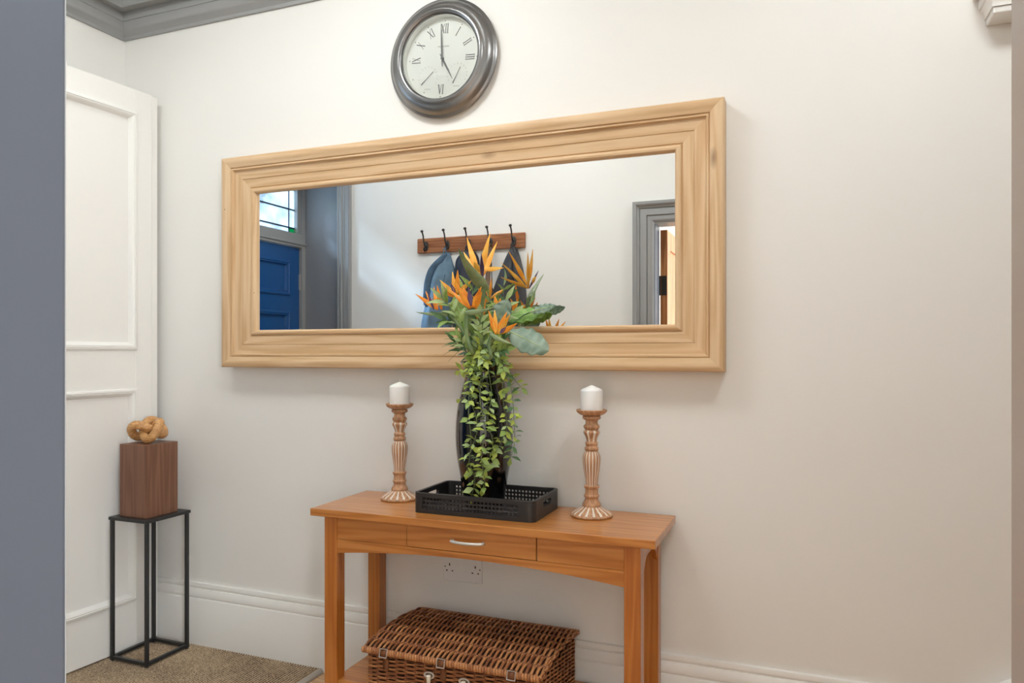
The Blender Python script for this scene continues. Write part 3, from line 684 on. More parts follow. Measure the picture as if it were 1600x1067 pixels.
for x0, x1 in ((tx0, tx0+TW), (tx1-TW, tx1)):
    yc = (ty0+ty1)/2; zc_ = tz0+.040; hw, hr = .030, .0095; ring = []
    st = []
    for k in range(16): a = R(-90+180*k/15); st.append((yc+hw+hr*math.cos(a), zc_+hr*math.sin(a)))
    for k in range(16): a = R(90+180*k/15); st.append((yc-hw+hr*math.cos(a), zc_+hr*math.sin(a)))
    out = [(max(ty0+rc, min(ty1-rc, yc+(p-yc)*99)), 0) for p, q in st]
    outr = []
    for k in range(16): outr.append((ty1-rc, tz0+(tz1-tz0)*k/15))
    for k in range(16): outr.append((ty0+rc, tz1-(tz1-tz0)*k/15))
    MB().plate_hole(outr, st, x0, x1, lambda p, q, t: (t, p, q)).build('handle_panel', TRAYB, ty)

# ================================================================== VASE
VX, VY = -.972, -.158
vs_ = thing('tall_vase', (VX, VY, tz0+.0115), 'tall glossy black vase standing in the tray', 'vase')
vz = tz0+.0117
VP = [(.060,vz),(.0625,vz+.004),(.0665,.74),(.0735,.785),(.081,.829),(.088,.870),(.0925,.915),(.0935,.955),(.0915,1.0),(.085,1.045),(.075,1.085),(.066,1.118),(.0615,1.142),(.064,1.160),(.074,1.178),(.080,1.186)]
sp = spline([Vector((r, z, 0)) for r, z in VP], 4); outer = [(p.x, p.y) for p in sp]
inner = [(r-.005, z) for r, z in outer[::-1] if z > .8]
MB().lathe([(.0005, vz)]+outer+inner+[(.0005, .80)], (VX, VY, 0), 72).build('body', VASEB, vs_, smooth=60)

# ================================================================== CANDLESTICKS
def candlestick(loc, label):
    c = thing('candlestick', loc, label, 'candlestick', 'pair of turned wooden candlesticks')
    Z = Vector(loc); k = .000430
    def zz(y): return (1002-y)*k
    def rr(h): return h*.000438
    def lat(name, pts, mats=TURNED, n=48, **kw): return MB().lathe([(rr(h), zz(y)) for y, h in pts], Z, n).build(name, mats, c, smooth=50, **kw)
    def fluted(name, pts, nfl, depth, white):
        n = nfl*6; m = MB(); prof = [(rr(h), zz(y)) for y, h in pts]
        prof = [(p.x, p.y) for p in spline([Vector((a, b, 0)) for a, b in prof], 4)]
        m.lathe(prof, Z, n, rmod=lambda i, j: 1-(depth if j % 6 in (0, 1, 5) else 0)*(.4 if j % 6 in (1, 5) else 1)*math.sin(math.pi*min(1, max(0, i/(len(prof)-1))))**.4)
        idx = 0
        for i in range(len(prof)-1):
            for j in range(n): m.m[idx] = 1 if (j % 6 in white) else 0; idx += 1
        return m.build(name, [TURNED, LIME], c, smooth=40)
    lat('foot_rim', [(1002,2),(1002,146),(998,150),(990,150),(984,146),(982,138),(982,2)], n=64)
    fluted('carved_foot', [(982,140),(970,128),(955,100),(940,76),(931,64)], 16, .035, (0, 5))
    lat('lower_collar', [(931,2),(931,64),(924,66),(912,64),(900,57),(888,50),(872,46),(866,50),(860,55),(852,55),(846,49),(840,46),(802,46),(798,52),(790,55),(782,54),(778,46),(778,2)])
    fluted('fluted_baluster', [(779,43),(740,46),(690,53),(640,60),(600,63.5),(570,63),(545,54),(528,43)], 16, .05, (0, 5))
    lat('middle_rings', [(530,2),(530,44),(522,49),(512,50),(502,48),(496,41),(490,40),(484,44),(476,46),(466,44),(460,36),(460,2)])
    fluted('carved_cup', [(462,36),(440,40),(420,48),(402,58),(392,60),(382,54),(376,45)], 7, .14, (0, 5))
    lat('upper_rings', [(377,2),(377,45),(368,52),(356,58),(346,58),(338,50),(332,44),(312,43),(304,47),(298,60),(290,65),(282,65),(274,60),(270,40),(270,2)])
    lat('dish', [(271,2),(271,62),(266,80),(256,96),(246,106),(236,110),(230,110),(228,106),(236,100),(244,90),(246,70),(246,2)], n=64)
    return c
def candle(loc, label):
    c = thing('pillar_candle', loc, label, 'candle', 'pair of white pillar candles')
    MB().lathe([(.0005,0),(.034,0),(.0350,.003),(.0352,.064),(.0345,.068),(.030,.0715),(.018,.0765),(.006,.0815),(.003,.083),(.0005,.083)], loc, 48).build('wax', WAX, c, smooth=50)
    x, y, z = loc
    MB().tube([(x, y, z+.08), (x+.0005, y, z+.088), (x-.001, y, z+.094)], .0011, 6).build('wick', WICK, c)
    return c
zc = zt+.0004
c1 = candlestick((-1.317, -.108, zc), 'turned wooden candlestick at the left of the black tray')
c2 = copy_tree(c1, (-.623, -.115, zc), 'turned wooden candlestick at the right of the black tray')
zd = zc+.3254
k1 = candle((-1.317, -.108, zd), 'white pillar candle on the left candlestick')
copy_tree(k1, (-.623, -.115, zd), 'white pillar candle on the right candlestick')

# ================================================================== PLANT STAND, BLOCK, KNOT
sx0, sx1, sy0, sy1, sz = -2.512, -2.320, -.272, -.064, .575; q = .013; ZM = .0152
sd = thing('display_stand', ((sx0+sx1)/2, (sy0+sy1)/2, ZM), 'slim black metal display stand in the corner', 'stand')
MB().box(sx0-.004, sx1+.004, sy0-.004, sy1+.004, sz-.012, sz).build('top_plate', BLACKM, sd, bevel=.0015)
for x in (sx0, sx1-q):
    for y in (sy0, sy1-q):
        MB().box(x, x+q, y, y+q, ZM+.004, sz-.012).build('leg', BLACKM, sd, bevel=.001, seg=1)
        MB().lathe([(.0005,0),(.006,0),(.006,.004),(.0005,.004)], (x+q/2, y+q/2, ZM), 10).build('foot_pad', BLACKM, sd)
for y in (sy0, sy1-q): MB().box(sx0+q, sx1-q, y, y+q, ZM+.006, ZM+.006+q).build('base_bar', BLACKM, sd, bevel=.001, seg=1)
for x in (sx0, sx1-q): MB().box(x, x+q, sy0+q, sy1-q, ZM+.006, ZM+.006+q).build('base_bar', BLACKM, sd, bevel=.001, seg=1)
bk_ = MB().box(-2.486, -2.346, -.250, -.098, sz+.0003, .856).build('wooden_block', WALNUT, bevel=.0015)
tag(bk_, 'dark walnut block standing on the black metal stand', 'block')
kp = []
for i in range(96):
    t = 2*math.pi*i/96
    kp.append(Vector(((math.sin(t)+2*math.sin(2*t))*.0215, (math.cos(t)-2*math.cos(2*t))*.0205, -math.sin(3*t)*.0285)))
rot = Matrix.Rotation(R(8), 3, 'X') @ Matrix.Rotation(R(70), 3, 'Z')
kp = [rot @ p for p in kp]; kr = .0172; zmin = min(p.z for p in kp)-kr
kp = [p+Vector((-2.420, -.168, .8563-zmin)) for p in kp]
tag(MB().tube(kp, kr, 14, closed=True).build('knot_sculpture', KNOTW, smooth=80), 'pale carved wooden knot resting on the walnut block', 'sculpture')

# ================================================================== WALL SOCKET
so = thing('wall_socket', (-1.122, 0, .40), 'white double wall socket below the drawer of the table', 'socket')
MB().box(-1.197, -1.047, -.009, -.0005, .405, .489).build('face_plate', PLASTIC, so, bevel=.003, seg=3)
for x in (-1.133, -1.111): MB().prism([(.455,-.009),(.455,-.0125),(.463,-.0105),(.479,-.0112),(.479,-.009)], x-.0055, x+.0055, lambda p, q, t: (t, q, p)).build('rocker_switch', PLASTIC, so)
for x in (-1.172, -1.072):
    for dx, z, w, h in ((.0, .4625, .0022, .0045), (-.011, .441, .0030, .0020), (.011, .441, .0030, .0020)):
        MB().box(x+dx-w, x+dx+w, -.0093, -.0089, z-h, z+h).build('pin_slot', DARK, so)
for x in (-1.1895, -1.0545): MB().lathe([(.0005,.0088),(.0024,.0088),(.0024,.0094),(.0005,.0094)], (x, 0, .4545), 12, 'Y').build('screw', IRON, so)

# ================================================================== COAT RACK AND COATS (seen in the mirror)
cr_ = thing('coat_rack', (-1.889, YO, 1.826), 'wooden coat rack with five iron hooks, seen in the mirror', 'coat rack')
MB().box(-2.248, -1.53, YO+.0005, YO+.02, 1.826, 1.918).build('board', RACKW, cr_, bevel=.006, seg=2)
HX = [-2.181, -2.035, -1.890, -1.748, -1.598]
for x in HX:
    y0 = YO+.02
    h = MB().lathe([(.0005,0),(.017,0),(.017,.004),(.011,.007),(.0005,.008)], (0, 0, 0), 20, 'Y')
    h.v = [Vector((x+v.x*.8, y0-v.y, 1.868+v.z*1.7)) for v in h.v]
    ho = h.build('hook', IRON, cr_, smooth=50)
    MB().tube(spline([(x, y0+.003, 1.872), (x, y0+.022, 1.868), (x, y0+.036, 1.892), (x, y0+.044, 1.925), (x, y0+.058, 1.948)], 5), .0048, 8).build('upper_prong', IRON, ho, smooth=60)
    MB().lathe([(.0005,-.009),(.007,-.006),(.010,0),(.007,.006),(.0005,.009)], (x, y0+.060, 1.951), 14).build('ball_end', IRON, ho, smooth=70)
    MB().tube(spline([(x, y0+.003, 1.858), (x, y0+.016, 1.840), (x, y0+.030, 1.838), (x, y0+.037, 1.854)], 5), [.0048]*13+[.004]*3, 8).build('lower_prong', IRON, ho, smooth=60)
def cloth(levels, nfold, amp, seed, back=YO+.004):
    """hanging garment: levels (z, x centre, half width, depth); flat to the wall at the back, folded in front"""
    rnd = random.Random(seed); n = 40; m = MB(); rows = []
    lv = spline([Vector((z, x, w)) for z, x, w, d in levels], 5); dv = spline([Vector((d, 0, 0)) for z, x, w, d in levels], 5)
    ph = [rnd.uniform(0, 6.28) for _ in range(3)]
    for i, (p, d) in enumerate(zip(lv, dv)):
        z, xc, w = p; d = d.x; t = i/(len(lv)-1)
        for j in range(n):
            g = 2*math.pi*j/n; xx = math.cos(g); yy = math.sin(g)
            f = 0
            if yy > 0: f = amp*(.25+.75*t)*yy*(math.sin(nfold*xx*2.2+ph[0]+t*.7)+.5*math.sin(nfold*xx*4.7+ph[1]-t*1.3)+.4*math.sin(9*t*3+ph[2]+xx*2))
            y = back+.012+(yy*d+f if yy > 0 else yy*.010)
            m.v.append(Vector((xc+w*xx, y, z)))
    k = len(lv)
    for i in range(k-1):
        for j in range(n): m.f.append([i*n+j, i*n+(j+1)%n, (i+1)*n+(j+1)%n, (i+1)*n+j]); m.m.append(0)
    m.f += [list(range(n))[::-1], [(k-1)*n+j for j in range(n)]]; m.m += [0, 0]
    return m
dj = thing('denim_jacket', (-2.06, YO, .95), 'faded blue denim jacket on the second hook, seen in the mirror', 'jacket', 'coats on the rack')
cloth([(1.822,-2.035,.010,.030),(1.80,-2.037,.022,.040),(1.76,-2.052,.050,.052),(1.70,-2.068,.085,.065),(1.62,-2.080,.095,.075),(1.50,-2.094,.094,.085),(1.37,-2.112,.100,.090),(1.15,-2.12,.108,.09),(.98,-2.12,.11,.085)], 2, .016, 3).build('body', DENIM, dj, smooth=80)
# collar / shoulder fold that drapes over on the left
cloth([(1.808,-2.040,.016,.050),(1.79,-2.050,.030,.062),(1.75,-2.082,.045,.078),(1.70,-2.118,.040,.085),(1.62,-2.140,.036,.09),(1.55,-2.148,.032,.09),(1.50,-2.150,.028,.085)], 1, .006, 5).build('collar', DENIMD, dj, smooth=80)
MB().tube(spline([(-2.047, YO+.05, 1.80), (-2.041, YO+.062, 1.84), (-2.035, YO+.048, 1.845), (-2.030, YO+.062, 1.84), (-2.024, YO+.05, 1.80)], 5), .003, 6).build('hanging_loop', DENIM, dj)
for zz_, dx in ((1.60, .0), (1.46, .004)):
    MB().tube(spline([(-2.02+dx, YO+.085, zz_+.08), (-2.03+dx, YO+.098, zz_), (-2.035+dx, YO+.098, zz_-.1)], 4), .003, 6).build('seam', DENIMD, dj)
nj = thing('navy_jacket', (-1.90, YO, .95), 'dark navy jacket on the middle hook behind the flowers', 'jacket', 'coats on the rack')
cloth([(1.832,-1.890,.014,.032),(1.812,-1.892,.045,.045),(1.77,-1.90,.075,.06),(1.68,-1.898,.082,.075),(1.55,-1.893,.092,.085),(1.37,-1.893,.098,.09),(1.1,-1.89,.10,.09),(.98,-1.89,.10,.08)], 3, .011, 11).build('body', NAVY, nj, smooth=80)
MB().tube(spline([(-1.90, YO+.05, 1.80), (-1.894, YO+.062, 1.84), (-1.886, YO+.062, 1.84), (-1.88, YO+.05, 1.80)], 5), .003, 6).build('hanging_loop', NAVY, nj)
bl = thing('bag_strap', (-1.748, YO, 1.1), 'narrow brown leather strap on the fourth hook, seen in the mirror', 'strap')
pts = spline([(0, YO+.128, 1.12), (0, YO+.120, 1.35), (0, YO+.075, 1.6), (0, YO+.05, 1.80), (0, YO+.058, 1.846), (0, YO+.046, 1.855), (0, YO+.032, 1.84), (0, YO+.038, 1.80), (0, YO+.066, 1.6), (0, YO+.112, 1.35), (0, YO+.120, 1.12)], 6)
st = MB(); st.add([(-1.761, p.y, p.z) for p in pts]+[(-1.735, p.y, p.z) for p in pts], [(i, i+1, len(pts)+i+1, len(pts)+i) for i in range(len(pts)-1)])
st.build('strap_band', BELT, bl, solid=.004, smooth=60)
tl = MB()
for k in range(9):
    a = 2*math.pi*k/9; tl.tube(spline([(-1.726, YO+.05, 1.60), (-1.726+.008*math.cos(a), YO+.05+.008*math.sin(a), 1.575), (-1.726+.012*math.cos(a), YO+.05+.01*math.sin(a), 1.53)], 3), .0022, 5)
tl.tube([(-1.732, YO+.05, 1.80), (-1.728, YO+.05, 1.66), (-1.726, YO+.05, 1.59)], .003, 6)
tl.build('tassel', BLKL, bl, smooth=60)
bj = thing('leather_jacket', (-1.61, YO, .95), 'black leather jacket on the last hook, seen in the mirror', 'jacket', 'coats on the rack')
cloth([(1.835,-1.598,.010,.030),(1.81,-1.600,.026,.042),(1.75,-1.606,.052,.058),(1.66,-1.618,.080,.07),(1.55,-1.632,.105,.08),(1.42,-1.648,.122,.088),(1.30,-1.652,.128,.09),(1.1,-1.655,.13,.09),(.98,-1.655,.13,.08)], 3, .013, 21).build('body', BLKL, bj, smooth=80)
MB().tube(spline([(-1.606, YO+.05, 1.80), (-1.602, YO+.062, 1.84), (-1.594, YO+.062, 1.84), (-1.59, YO+.05, 1.80)], 5), .003, 6).build('hanging_loop', BLKL, bj)
cloth([(1.80,-1.586,.012,.062),(1.74,-1.572,.020,.075),(1.64,-1.556,.026,.085),(1.5,-1.548,.030,.095),(1.3,-1.545,.033,.095),(1.15,-1.545,.033,.09)], 2, .006, 25).build('sleeve', BLKL, bj, smooth=80)

# ================================================================== FLOWERS AND FOLIAGE IN THE VASE
def blade(p0, p1, w, fold=.35, bow=(0, 0, 0), n=9, peak=.4, toward=None):
    """lance-shaped blade from p0 to p1 with a folded midrib, facing the room"""
    p0, p1, bow = Vector(p0), Vector(p1), Vector(bow); d = (p1-p0).normalized()
    tw = Vector(toward) if toward else Vector((.35, -1, .15)); sd_ = d.cross(tw).normalized(); nm = sd_.cross(d).normalized()
    m = MB(); vs = []
    for i in range(n+1):
        t = i/n; c = p0.lerp(p1, t)+bow*(4*t*(1-t))
        ww = w*((t/peak)**.6 if t < peak else ((1-t)/(1-peak))**.85)*.5 if 0 < t < 1 else .0003
        if i == 0: ww = w*.12
        vs += [c-sd_*ww-nm*0, c+nm*ww*fold*-1, c+sd_*ww]
    fs = []
    for i in range(n):
        a = i*3; fs += [(a, a+1, a+4, a+3), (a+1, a+2, a+5, a+4)]
    return m.add(vs, fs)
def bract(p0, p1, w):
    """boat-shaped beak, closed and tapering to a point"""
    p0, p1 = Vector(p0), Vector(p1); d = (p1-p0).normalized(); L = (p1-p0).length
    tw = Vector((.35, -1, 0)); up = tw.cross(d).normalized()
    if up.z < 0: up = -up
    sdv = d.cross(up).normalized(); m = MB(); n = 12; k = 12; vs = []
    for i in range(n+1):
        t = i/n; r = w*.5*(1-t)**.8*(.45+.55*min(1, t*5)); c = p0+d*L*t-up*(w*.25*math.sin(math.pi*t*.8))
        for j in range(k):
            g = 2*math.pi*j/k; vs.append(c+up*math.sin(g)*r+sdv*math.cos(g)*r*.45)
    fs = [(i*k+j, i*k+(j+1)%k, (i+1)*k+(j+1)%k, (i+1)*k+j) for i in range(n) for j in range(k)]
    return m.add(vs, fs+[list(range(k))[::-1], [n*k+j for j in range(k)]])
px = 1/440.0
def flower(label, y, stem, sw, bb, petals, tongue=None, bw=12, pm=(ORANGE, YELLOWO), foot=(758, 600)):
    """bb: bract (base, tip); petals: (base, tip, width px, dy)"""
    A = lambda uv, dy=0: at(uv[0], uv[1], uv[2] if len(uv) > 2 else y+dy)
    f = thing('bird_of_paradise_flower', (VX, VY, 1.10), label, 'flower', 'orange flowers in the black vase')
    root = Vector((VX+random.uniform(-.02, .02), VY+random.uniform(-.02, .02), 1.02))
    mid = Vector((VX+random.uniform(-.02, .02), VY+(y-VY)*.35, 1.19))
    pts = spline([root, mid]+[A(s) for s in stem], 5); n = len(pts)
    MB().tube(pts, [sw*px*.42*(.8+.35*i/n) for i in range(n)], 8).build('stem', STEMG, f, smooth=60)
    bract(A(bb[0]), A(bb[1], -.01), bw*px).build('bract', BRACT, f, smooth=60)
    for k, (b, t, w, dy) in enumerate(petals):
        blade(A(b, -.004), A(t, dy), w*px*.92, .5, (0, random.uniform(-.006, .004), 0)).build('petal', pm[k % 2], f, solid=.0012, smooth=70)
    if tongue: blade(A(tongue[0], -.008), A(tongue[1], -.012), tongue[2]*px, .6).build('tongue', PURPLE, f, solid=.0015, smooth=70)
    return f
flower('tallest bird of paradise bloom with a long green beak pointing up left', -.235, [(752, 540), (751, 495), (755, 452)], 9, ((760, 452, -.225), (719, 385, -.41)),
       [((751, 432), (766, 364, -.225), 10, 0), ((753, 434), (777, 377, -.17), 9, 0), ((748, 430, -.25), (729, 370, -.21), 10, 0), ((751, 425), (740, 408, -.27), 9, 0), ((755, 422, -.25), (788, 418, -.18), 8, 0),
        ((750, 434), (724, 393, -.19), 9, 0), ((752, 434), (746, 424, -.13), 9, 0)], ((754, 434, -.24), (752, 396, -.29), 6), 21, (YELLOWO, YELLOWO))
flower('leftmost bird of paradise bloom with a flat horizontal green beak', -.22, [(738, 545), (722, 515), (703, 492), (692, 487)], 6, ((706, 491), (649, 486)),
       [((684, 484), (649, 459), 8, -.02), ((682, 484), (665, 455), 7, .01), ((684, 484), (678, 448), 7, .02), ((690, 484), (683, 446), 9, -.01)], ((678, 484), (667, 454), 4), 9, (ORANGE, ORANGE))
flower('bird of paradise bloom in the front centre with a violet tongue', -.265, [(738, 550), (730, 525), (729, 492)], 7, ((727, 489), (772, 478)),
       [((733, 482), (712, 442), 10, -.02), ((736, 480), (724, 449), 12, .0), ((738, 481), (752, 448), 10, -.01), ((743, 482), (753, 456), 9, -.02), ((735, 482), (703, 452), 7, .01)], ((736, 478), (732, 448), 7), 10, (ORANGE, ORANGE))
flower('bird of paradise bloom behind on the left with pale inner petals', -.16, [(745, 540), (728, 500), (713, 466)], 6, ((716, 470), (690, 476)),
       [((713, 460), (707, 424), 8, 0), ((714, 460), (715, 422), 9, -.01), ((711, 462), (687, 437), 8, -.02), ((709, 464), (689, 449), 8, -.01), ((716, 458), (737, 438), 8, -.02)], ((711, 459), (704, 442), 5), 8, (YELLOWO, ORANGE))
flower('lowest bird of paradise bloom at the right above the round leaves', -.285, [(766, 560), (764, 540), (768, 524)], 6, ((765, 522), (802, 536)),
       [((775, 522), (763, 485), 8, -.01), ((775, 521), (773, 484), 8, .0), ((778, 522), (792, 487), 9, 0), ((779, 522), (797, 491), 8, -.02), ((783, 521), (808, 505), 8, -.02)], ((781, 520), (791, 511), 5), 9, (ORANGE, YELLOWO))
flower('small bird of paradise bloom between the centre stem and the front bloom', -.20, [(752, 545), (751, 525), (750, 510)], 6, ((754, 516), (749, 497)),
       [((749, 503), (747, 474), 9, 0), ((751, 503), (758, 465), 9, -.01), ((750, 500), (739, 462), 7, .01), ((750, 470), (752, 430), 8, .02)], None, 12, (ORANGE, ORANGE))
flower('small bird of paradise bloom half hidden on the mirror side', -.10, [(775, 530), (778, 500), (778, 482)], 6, ((776, 486), (800, 478)),
       [((778, 480), (773, 462), 7, 0), ((779, 480), (784, 463), 6, 0)], None, 8, (ORANGE, ORANGE))

def leafmesh(name, L, w, matl, n=6, curl=.5, fold=.3, peak=.45):
    m = blade((0,0,0), (0,L,0), w, fold, (0,0,curl*L*.25), 8, peak, (0,0,1))
    o = m.build(name, matl, None, solid=.0007, smooth=70); me = o.data
    me2 = me; bpy.data.objects.remove(o); return me2
LEAFMESH = {}
def leaf(parent, p, d, nrm, L, matl, wr=.5, nm='leaf', peak=.5):
    key = (matl.name, wr, peak)
    if key not in LEAFMESH: LEAFMESH[key] = leafmesh('leaf_blade', 1.0, wr, matl, peak=peak)
    o = bpy.data.objects.new(nm, LEAFMESH[key]); col.objects.link(o); o.parent = parent
    d = d.normalized(); x = d.cross(nrm)
    if x.length < 1e-4: x = d.cross(Vector((1, 0, 0)))
    x.normalize(); z = x.cross(d).normalized()
    M = Matrix((x, d, z)).transposed().to_4x4(); M.translation = Vector(p)-wloc(parent)
    o.matrix_local = M @ Matrix.Scale(L, 4)
    md = None
    return o
def vr(z):
    for (r0, z0), (r1, z1) in zip(outer[:-1], outer[1:]):
        if z0 <= z <= z1: return r0+(r1-r0)*(z-z0)/max(1e-6, z1-z0)
    return .06 if z < .75 else .08
def vase_pt(u, v, gap=.012):
    """a point just in front of the vase surface"""
    y = -.24
    for _ in range(8):
        p = at(u, v, y); r = vr(p.z)+gap; dx = p.x-VX; y = VY-math.sqrt(max(r*r-dx*dx, 0.0)) if abs(dx) < r else VY
    return at(u, v, y)
VFRONT = Vector((.4, -.9, .15))
def vine(label, pts, dens, L, mats, gap=.014, seed=0):
    rnd = random.Random(seed)
    f = thing('trailing_vine', (VX, VY, 1.15), label, 'vine', 'green vines hanging from the black vase')
    P = [Vector((VX+rnd.uniform(-.02, .02), VY+rnd.uniform(-.03, .0), 1.12)), Vector((VX, VY-.035, 1.19)).lerp(vase_pt(*pts[0], gap), .4)+Vector((0,0,.012))]+[vase_pt(u, v, gap+rnd.uniform(0, .012)) for u, v in pts]
    S = spline(P, 8)
    MB().tube(S, [.0015*(1-.4*i/len(S)) for i in range(len(S))], 6).build('stem', STEMG, f, smooth=60)
    acc = 0; k = 0; nxt = dens
    for a, b in zip(S[11:-1], S[12:]):
        acc += (b-a).length
        if acc > nxt:
            acc = 0; k += 1; t = (b-a).normalized(); nxt = dens*rnd.uniform(.75, 1.35)
            sd0 = t.cross(VFRONT).normalized(); tw = rnd.uniform(0, math.pi)
            for sgn in (-1, 1):
                if rnd.random() < .12: continue
                th = tw+(0 if sgn > 0 else math.pi)+rnd.uniform(-.4, .4)
                d = sd0*math.cos(th)+VFRONT*abs(math.sin(th))*.55+t*rnd.uniform(-.15, .75)
                n = (VFRONT*rnd.uniform(.2, 1)+Vector((rnd.uniform(-.8, .8), 0, rnd.uniform(.1, 1.2)))).normalized()
                ll = L*rnd.uniform(.65, 1.25)
                leaf(f, a+d.normalized()*.003, d, n, ll, rnd.choice(mats), rnd.choice((.5, .58)), peak=.48)
    t = (S[-1]-S[-3]).normalized(); leaf(f, S[-1], t, VFRONT, L*1.1, mats[0], .52)
    return f
LV = [LEAFY, LEAFM, LEAFY, LEAFM, LEAFP]
vine('longest trailing vine, ending over the front rim of the tray', [(744, 575), (736, 620), (746, 668), (733, 716), (742, 748), (737, 776)], .0118, .029, LV, .016, 1)
vine('trailing vine down the middle of the black vase', [(752, 580), (750, 625), (758, 672), (752, 712), (757, 748), (755, 762)], .0118, .029, LV, .020, 2)
vine('trailing vine just right of the middle of the vase', [(762, 575), (768, 618), (762, 655), (770, 695), (760, 735)], .0118, .029, LV, .014, 3)
vine('trailing vine along the right flank of the vase', [(782, 580), (786, 625), (792, 665), (782, 692), (776, 705)], .0118, .029, LV, .014, 4)
vine('outermost trailing vine, hanging free at the right of the vase', [(790, 576), (800, 615), (803, 655), (804, 690), (798, 716)], .0135, .027, [LEAFM, LEAFD, LEAFY], .022, 5)
vine('short vine sprig reaching out right under the mirror frame', [(788, 572), (799, 586), (808, 598), (815, 606)], .014, .028, [LEAFM, LEAFY, LEAFD], .02, 6)
vine('short yellow-green sprig sticking out left at the vase neck', [(738, 572), (728, 576), (720, 580)], .010, .028, [LEAFY], .016, 7)
vine('tiny sprig poking out left from the vase side', [(738, 600), (728, 618), (720, 624)], .016, .026, [LEAFY, LEAFM], .012, 8)
vine('trailing vine on the left half of the vase', [(736, 585), (732, 640), (736, 690), (730, 735)], .0135, .028, LV, .012, 9)

def spray(name, label, stem, y0, y1, leaves, L, mats, wr, seed, peak=.45, spread=1.0, cat='foliage', sw=.0016, both=True):
    rnd = random.Random(seed)
    f = thing(name, (VX, VY, 1.12), label, cat, 'green foliage in the black vase')
    n = len(stem); P = [Vector((VX+rnd.uniform(-.02, .02), VY+rnd.uniform(-.02, .02), 1.06)), Vector((VX+rnd.uniform(-.03, .03), VY+(y0-VY)*.4, 1.185))]
    P += [at(u, v, y0+(y1-y0)*i/max(1, n-1)) for i, (u, v) in enumerate(stem)]
    S = spline(P, 8); MB().tube(S, [sw*(1-.4*i/len(S)) for i in range(len(S))], 6).build('stem', STEMG, f, smooth=60)
    s0 = 10
    for k in range(leaves):
        i = int(s0+(len(S)-2-s0)*(k+.5)/leaves); t = (S[min(i+1, len(S)-1)]-S[i-1]).normalized()
        sdv = t.cross(VFRONT).normalized()*(-1 if k % 2 else 1); 
        d = sdv*spread*rnd.uniform(.6, 1.1)+t*rnd.uniform(.4, 1)+VFRONT*rnd.uniform(-.1, .7)
        nn = (VFRONT+Vector((rnd.uniform(-.5, .5), 0, rnd.uniform(0, .8)))).normalized()
        leaf(f, S[i], d, nn, L*rnd.uniform(.75, 1.15), rnd.choice(mats), wr, peak=peak)
    leaf(f, S[-1], (S[-1]-S[-3]), VFRONT, L, mats[0], wr, peak=peak)
    return f
# rounded lime leaves heaped over the lip
spray('round_leaf_sprig', 'cluster of rounded lime leaves over the front lip of the vase', [(750, 548), (752, 556), (757, 566)], -.235, -.262, 12, .034, [LEAFY, LEAFP, LEAFY], .55, 31)
spray('round_leaf_sprig', 'rounded lime leaf sprig below the lowest orange bloom', [(764, 545), (772, 530), (770, 518)], -.23, -.268, 12, .034, [LEAFY, LEAFP], .55, 32)
spray('round_leaf_sprig', 'rounded lime leaf sprig drooping at the right of the vase lip', [(776, 556), (785, 566), (786, 580)], -.215, -.245, 11, .032, [LEAFY, LEAFM], .55, 33)
spray('round_leaf_sprig', 'rounded lime leaf sprig drooping at the left of the vase lip', [(746, 560), (738, 562), (736, 574)], -.22, -.255, 10, .032, [LEAFY, LEAFM], .55, 34)
spray('round_leaf_sprig', 'upright lime leaf sprig in the middle of the bouquet', [(748, 545), (744, 530), (748, 518)], -.23, -.25, 9, .030, [LEAFP, LEAFY], .55, 35)
# lanceolate pale leaves on the left and behind
spray('lance_leaf_spray', 'pale lance-leaved spray at the left below the leftmost bloom', [(735, 530), (718, 500), (700, 476), (692, 468)], -.2, -.23, 13, .058, [LEAFP, LEAFP, LEAFM], .26, 41, .4)
spray('lance_leaf_spray', 'pale lance-leaved spray standing behind the front bloom', [(745, 520), (738, 470), (740, 435)], -.17, -.16, 11, .060, [LEAFP, LEAFM, LEAFD], .26, 42, .4, .7)
spray('lance_leaf_spray', 'green lance-leaved spray standing right of the centre stem', [(765, 530), (776, 495), (790, 470)], -.17, -.14, 12, .060, [LEAFP, LEAFM, LEAFD], .28, 43, .4)
spray('lance_leaf_spray', 'deep green spray between the vase and the mirror frame', [(740, 535), (748, 500), (752, 480)], -.2, -.19, 12, .055, [LEAFD, LEAFM], .34, 44, .45)
spray('lance_leaf_spray', 'broad green spray low on the left of the bouquet', [(740, 545), (722, 525), (706, 505), (698, 500)], -.2, -.22, 10, .060, [LEAFD, LEAFM, MONSTG], .36, 45, .45)
spray('lance_leaf_spray', 'dark drooping spray at the left above the vase neck', [(738, 555), (722, 545), (712, 535)], -.2, -.23, 12, .055, [LEAFD, LEAFD, MONST], .24, 46, .4)
spray('lance_leaf_spray', 'dark spray at the right above the vase lip', [(772, 555), (784, 540), (786, 528)], -.19, -.2, 12, .050, [LEAFD, MONST, LEAFM], .36, 47, .45)
spray('lance_leaf_spray', 'soft green spray filling the heart of the bouquet', [(752, 545), (758, 525), (762, 508)], -.21, -.22, 12, .052, [LEAFM, LEAFP, MONST], .36, 48, .45)
spray('lance_leaf_spray', 'pale leafy spray rising between the two front blooms', [(754, 540), (752, 515), (750, 492)], -.235, -.245, 12, .044, [LEAFP, LEAFM, LEAFY], .40, 49, .45)
spray('lance_leaf_spray', 'pale leafy spray low in front at the right of the lip', [(768, 552), (782, 548), (792, 546)], -.225, -.24, 10, .040, [LEAFM, LEAFP, LEAFD], .42, 50, .45)
spray('lance_leaf_spray', 'light green spray low in front at the left of the lip', [(742, 552), (728, 544), (720, 530)], -.225, -.245, 12, .042, [LEAFM, LEAFD, LEAFP], .36, 51, .45)
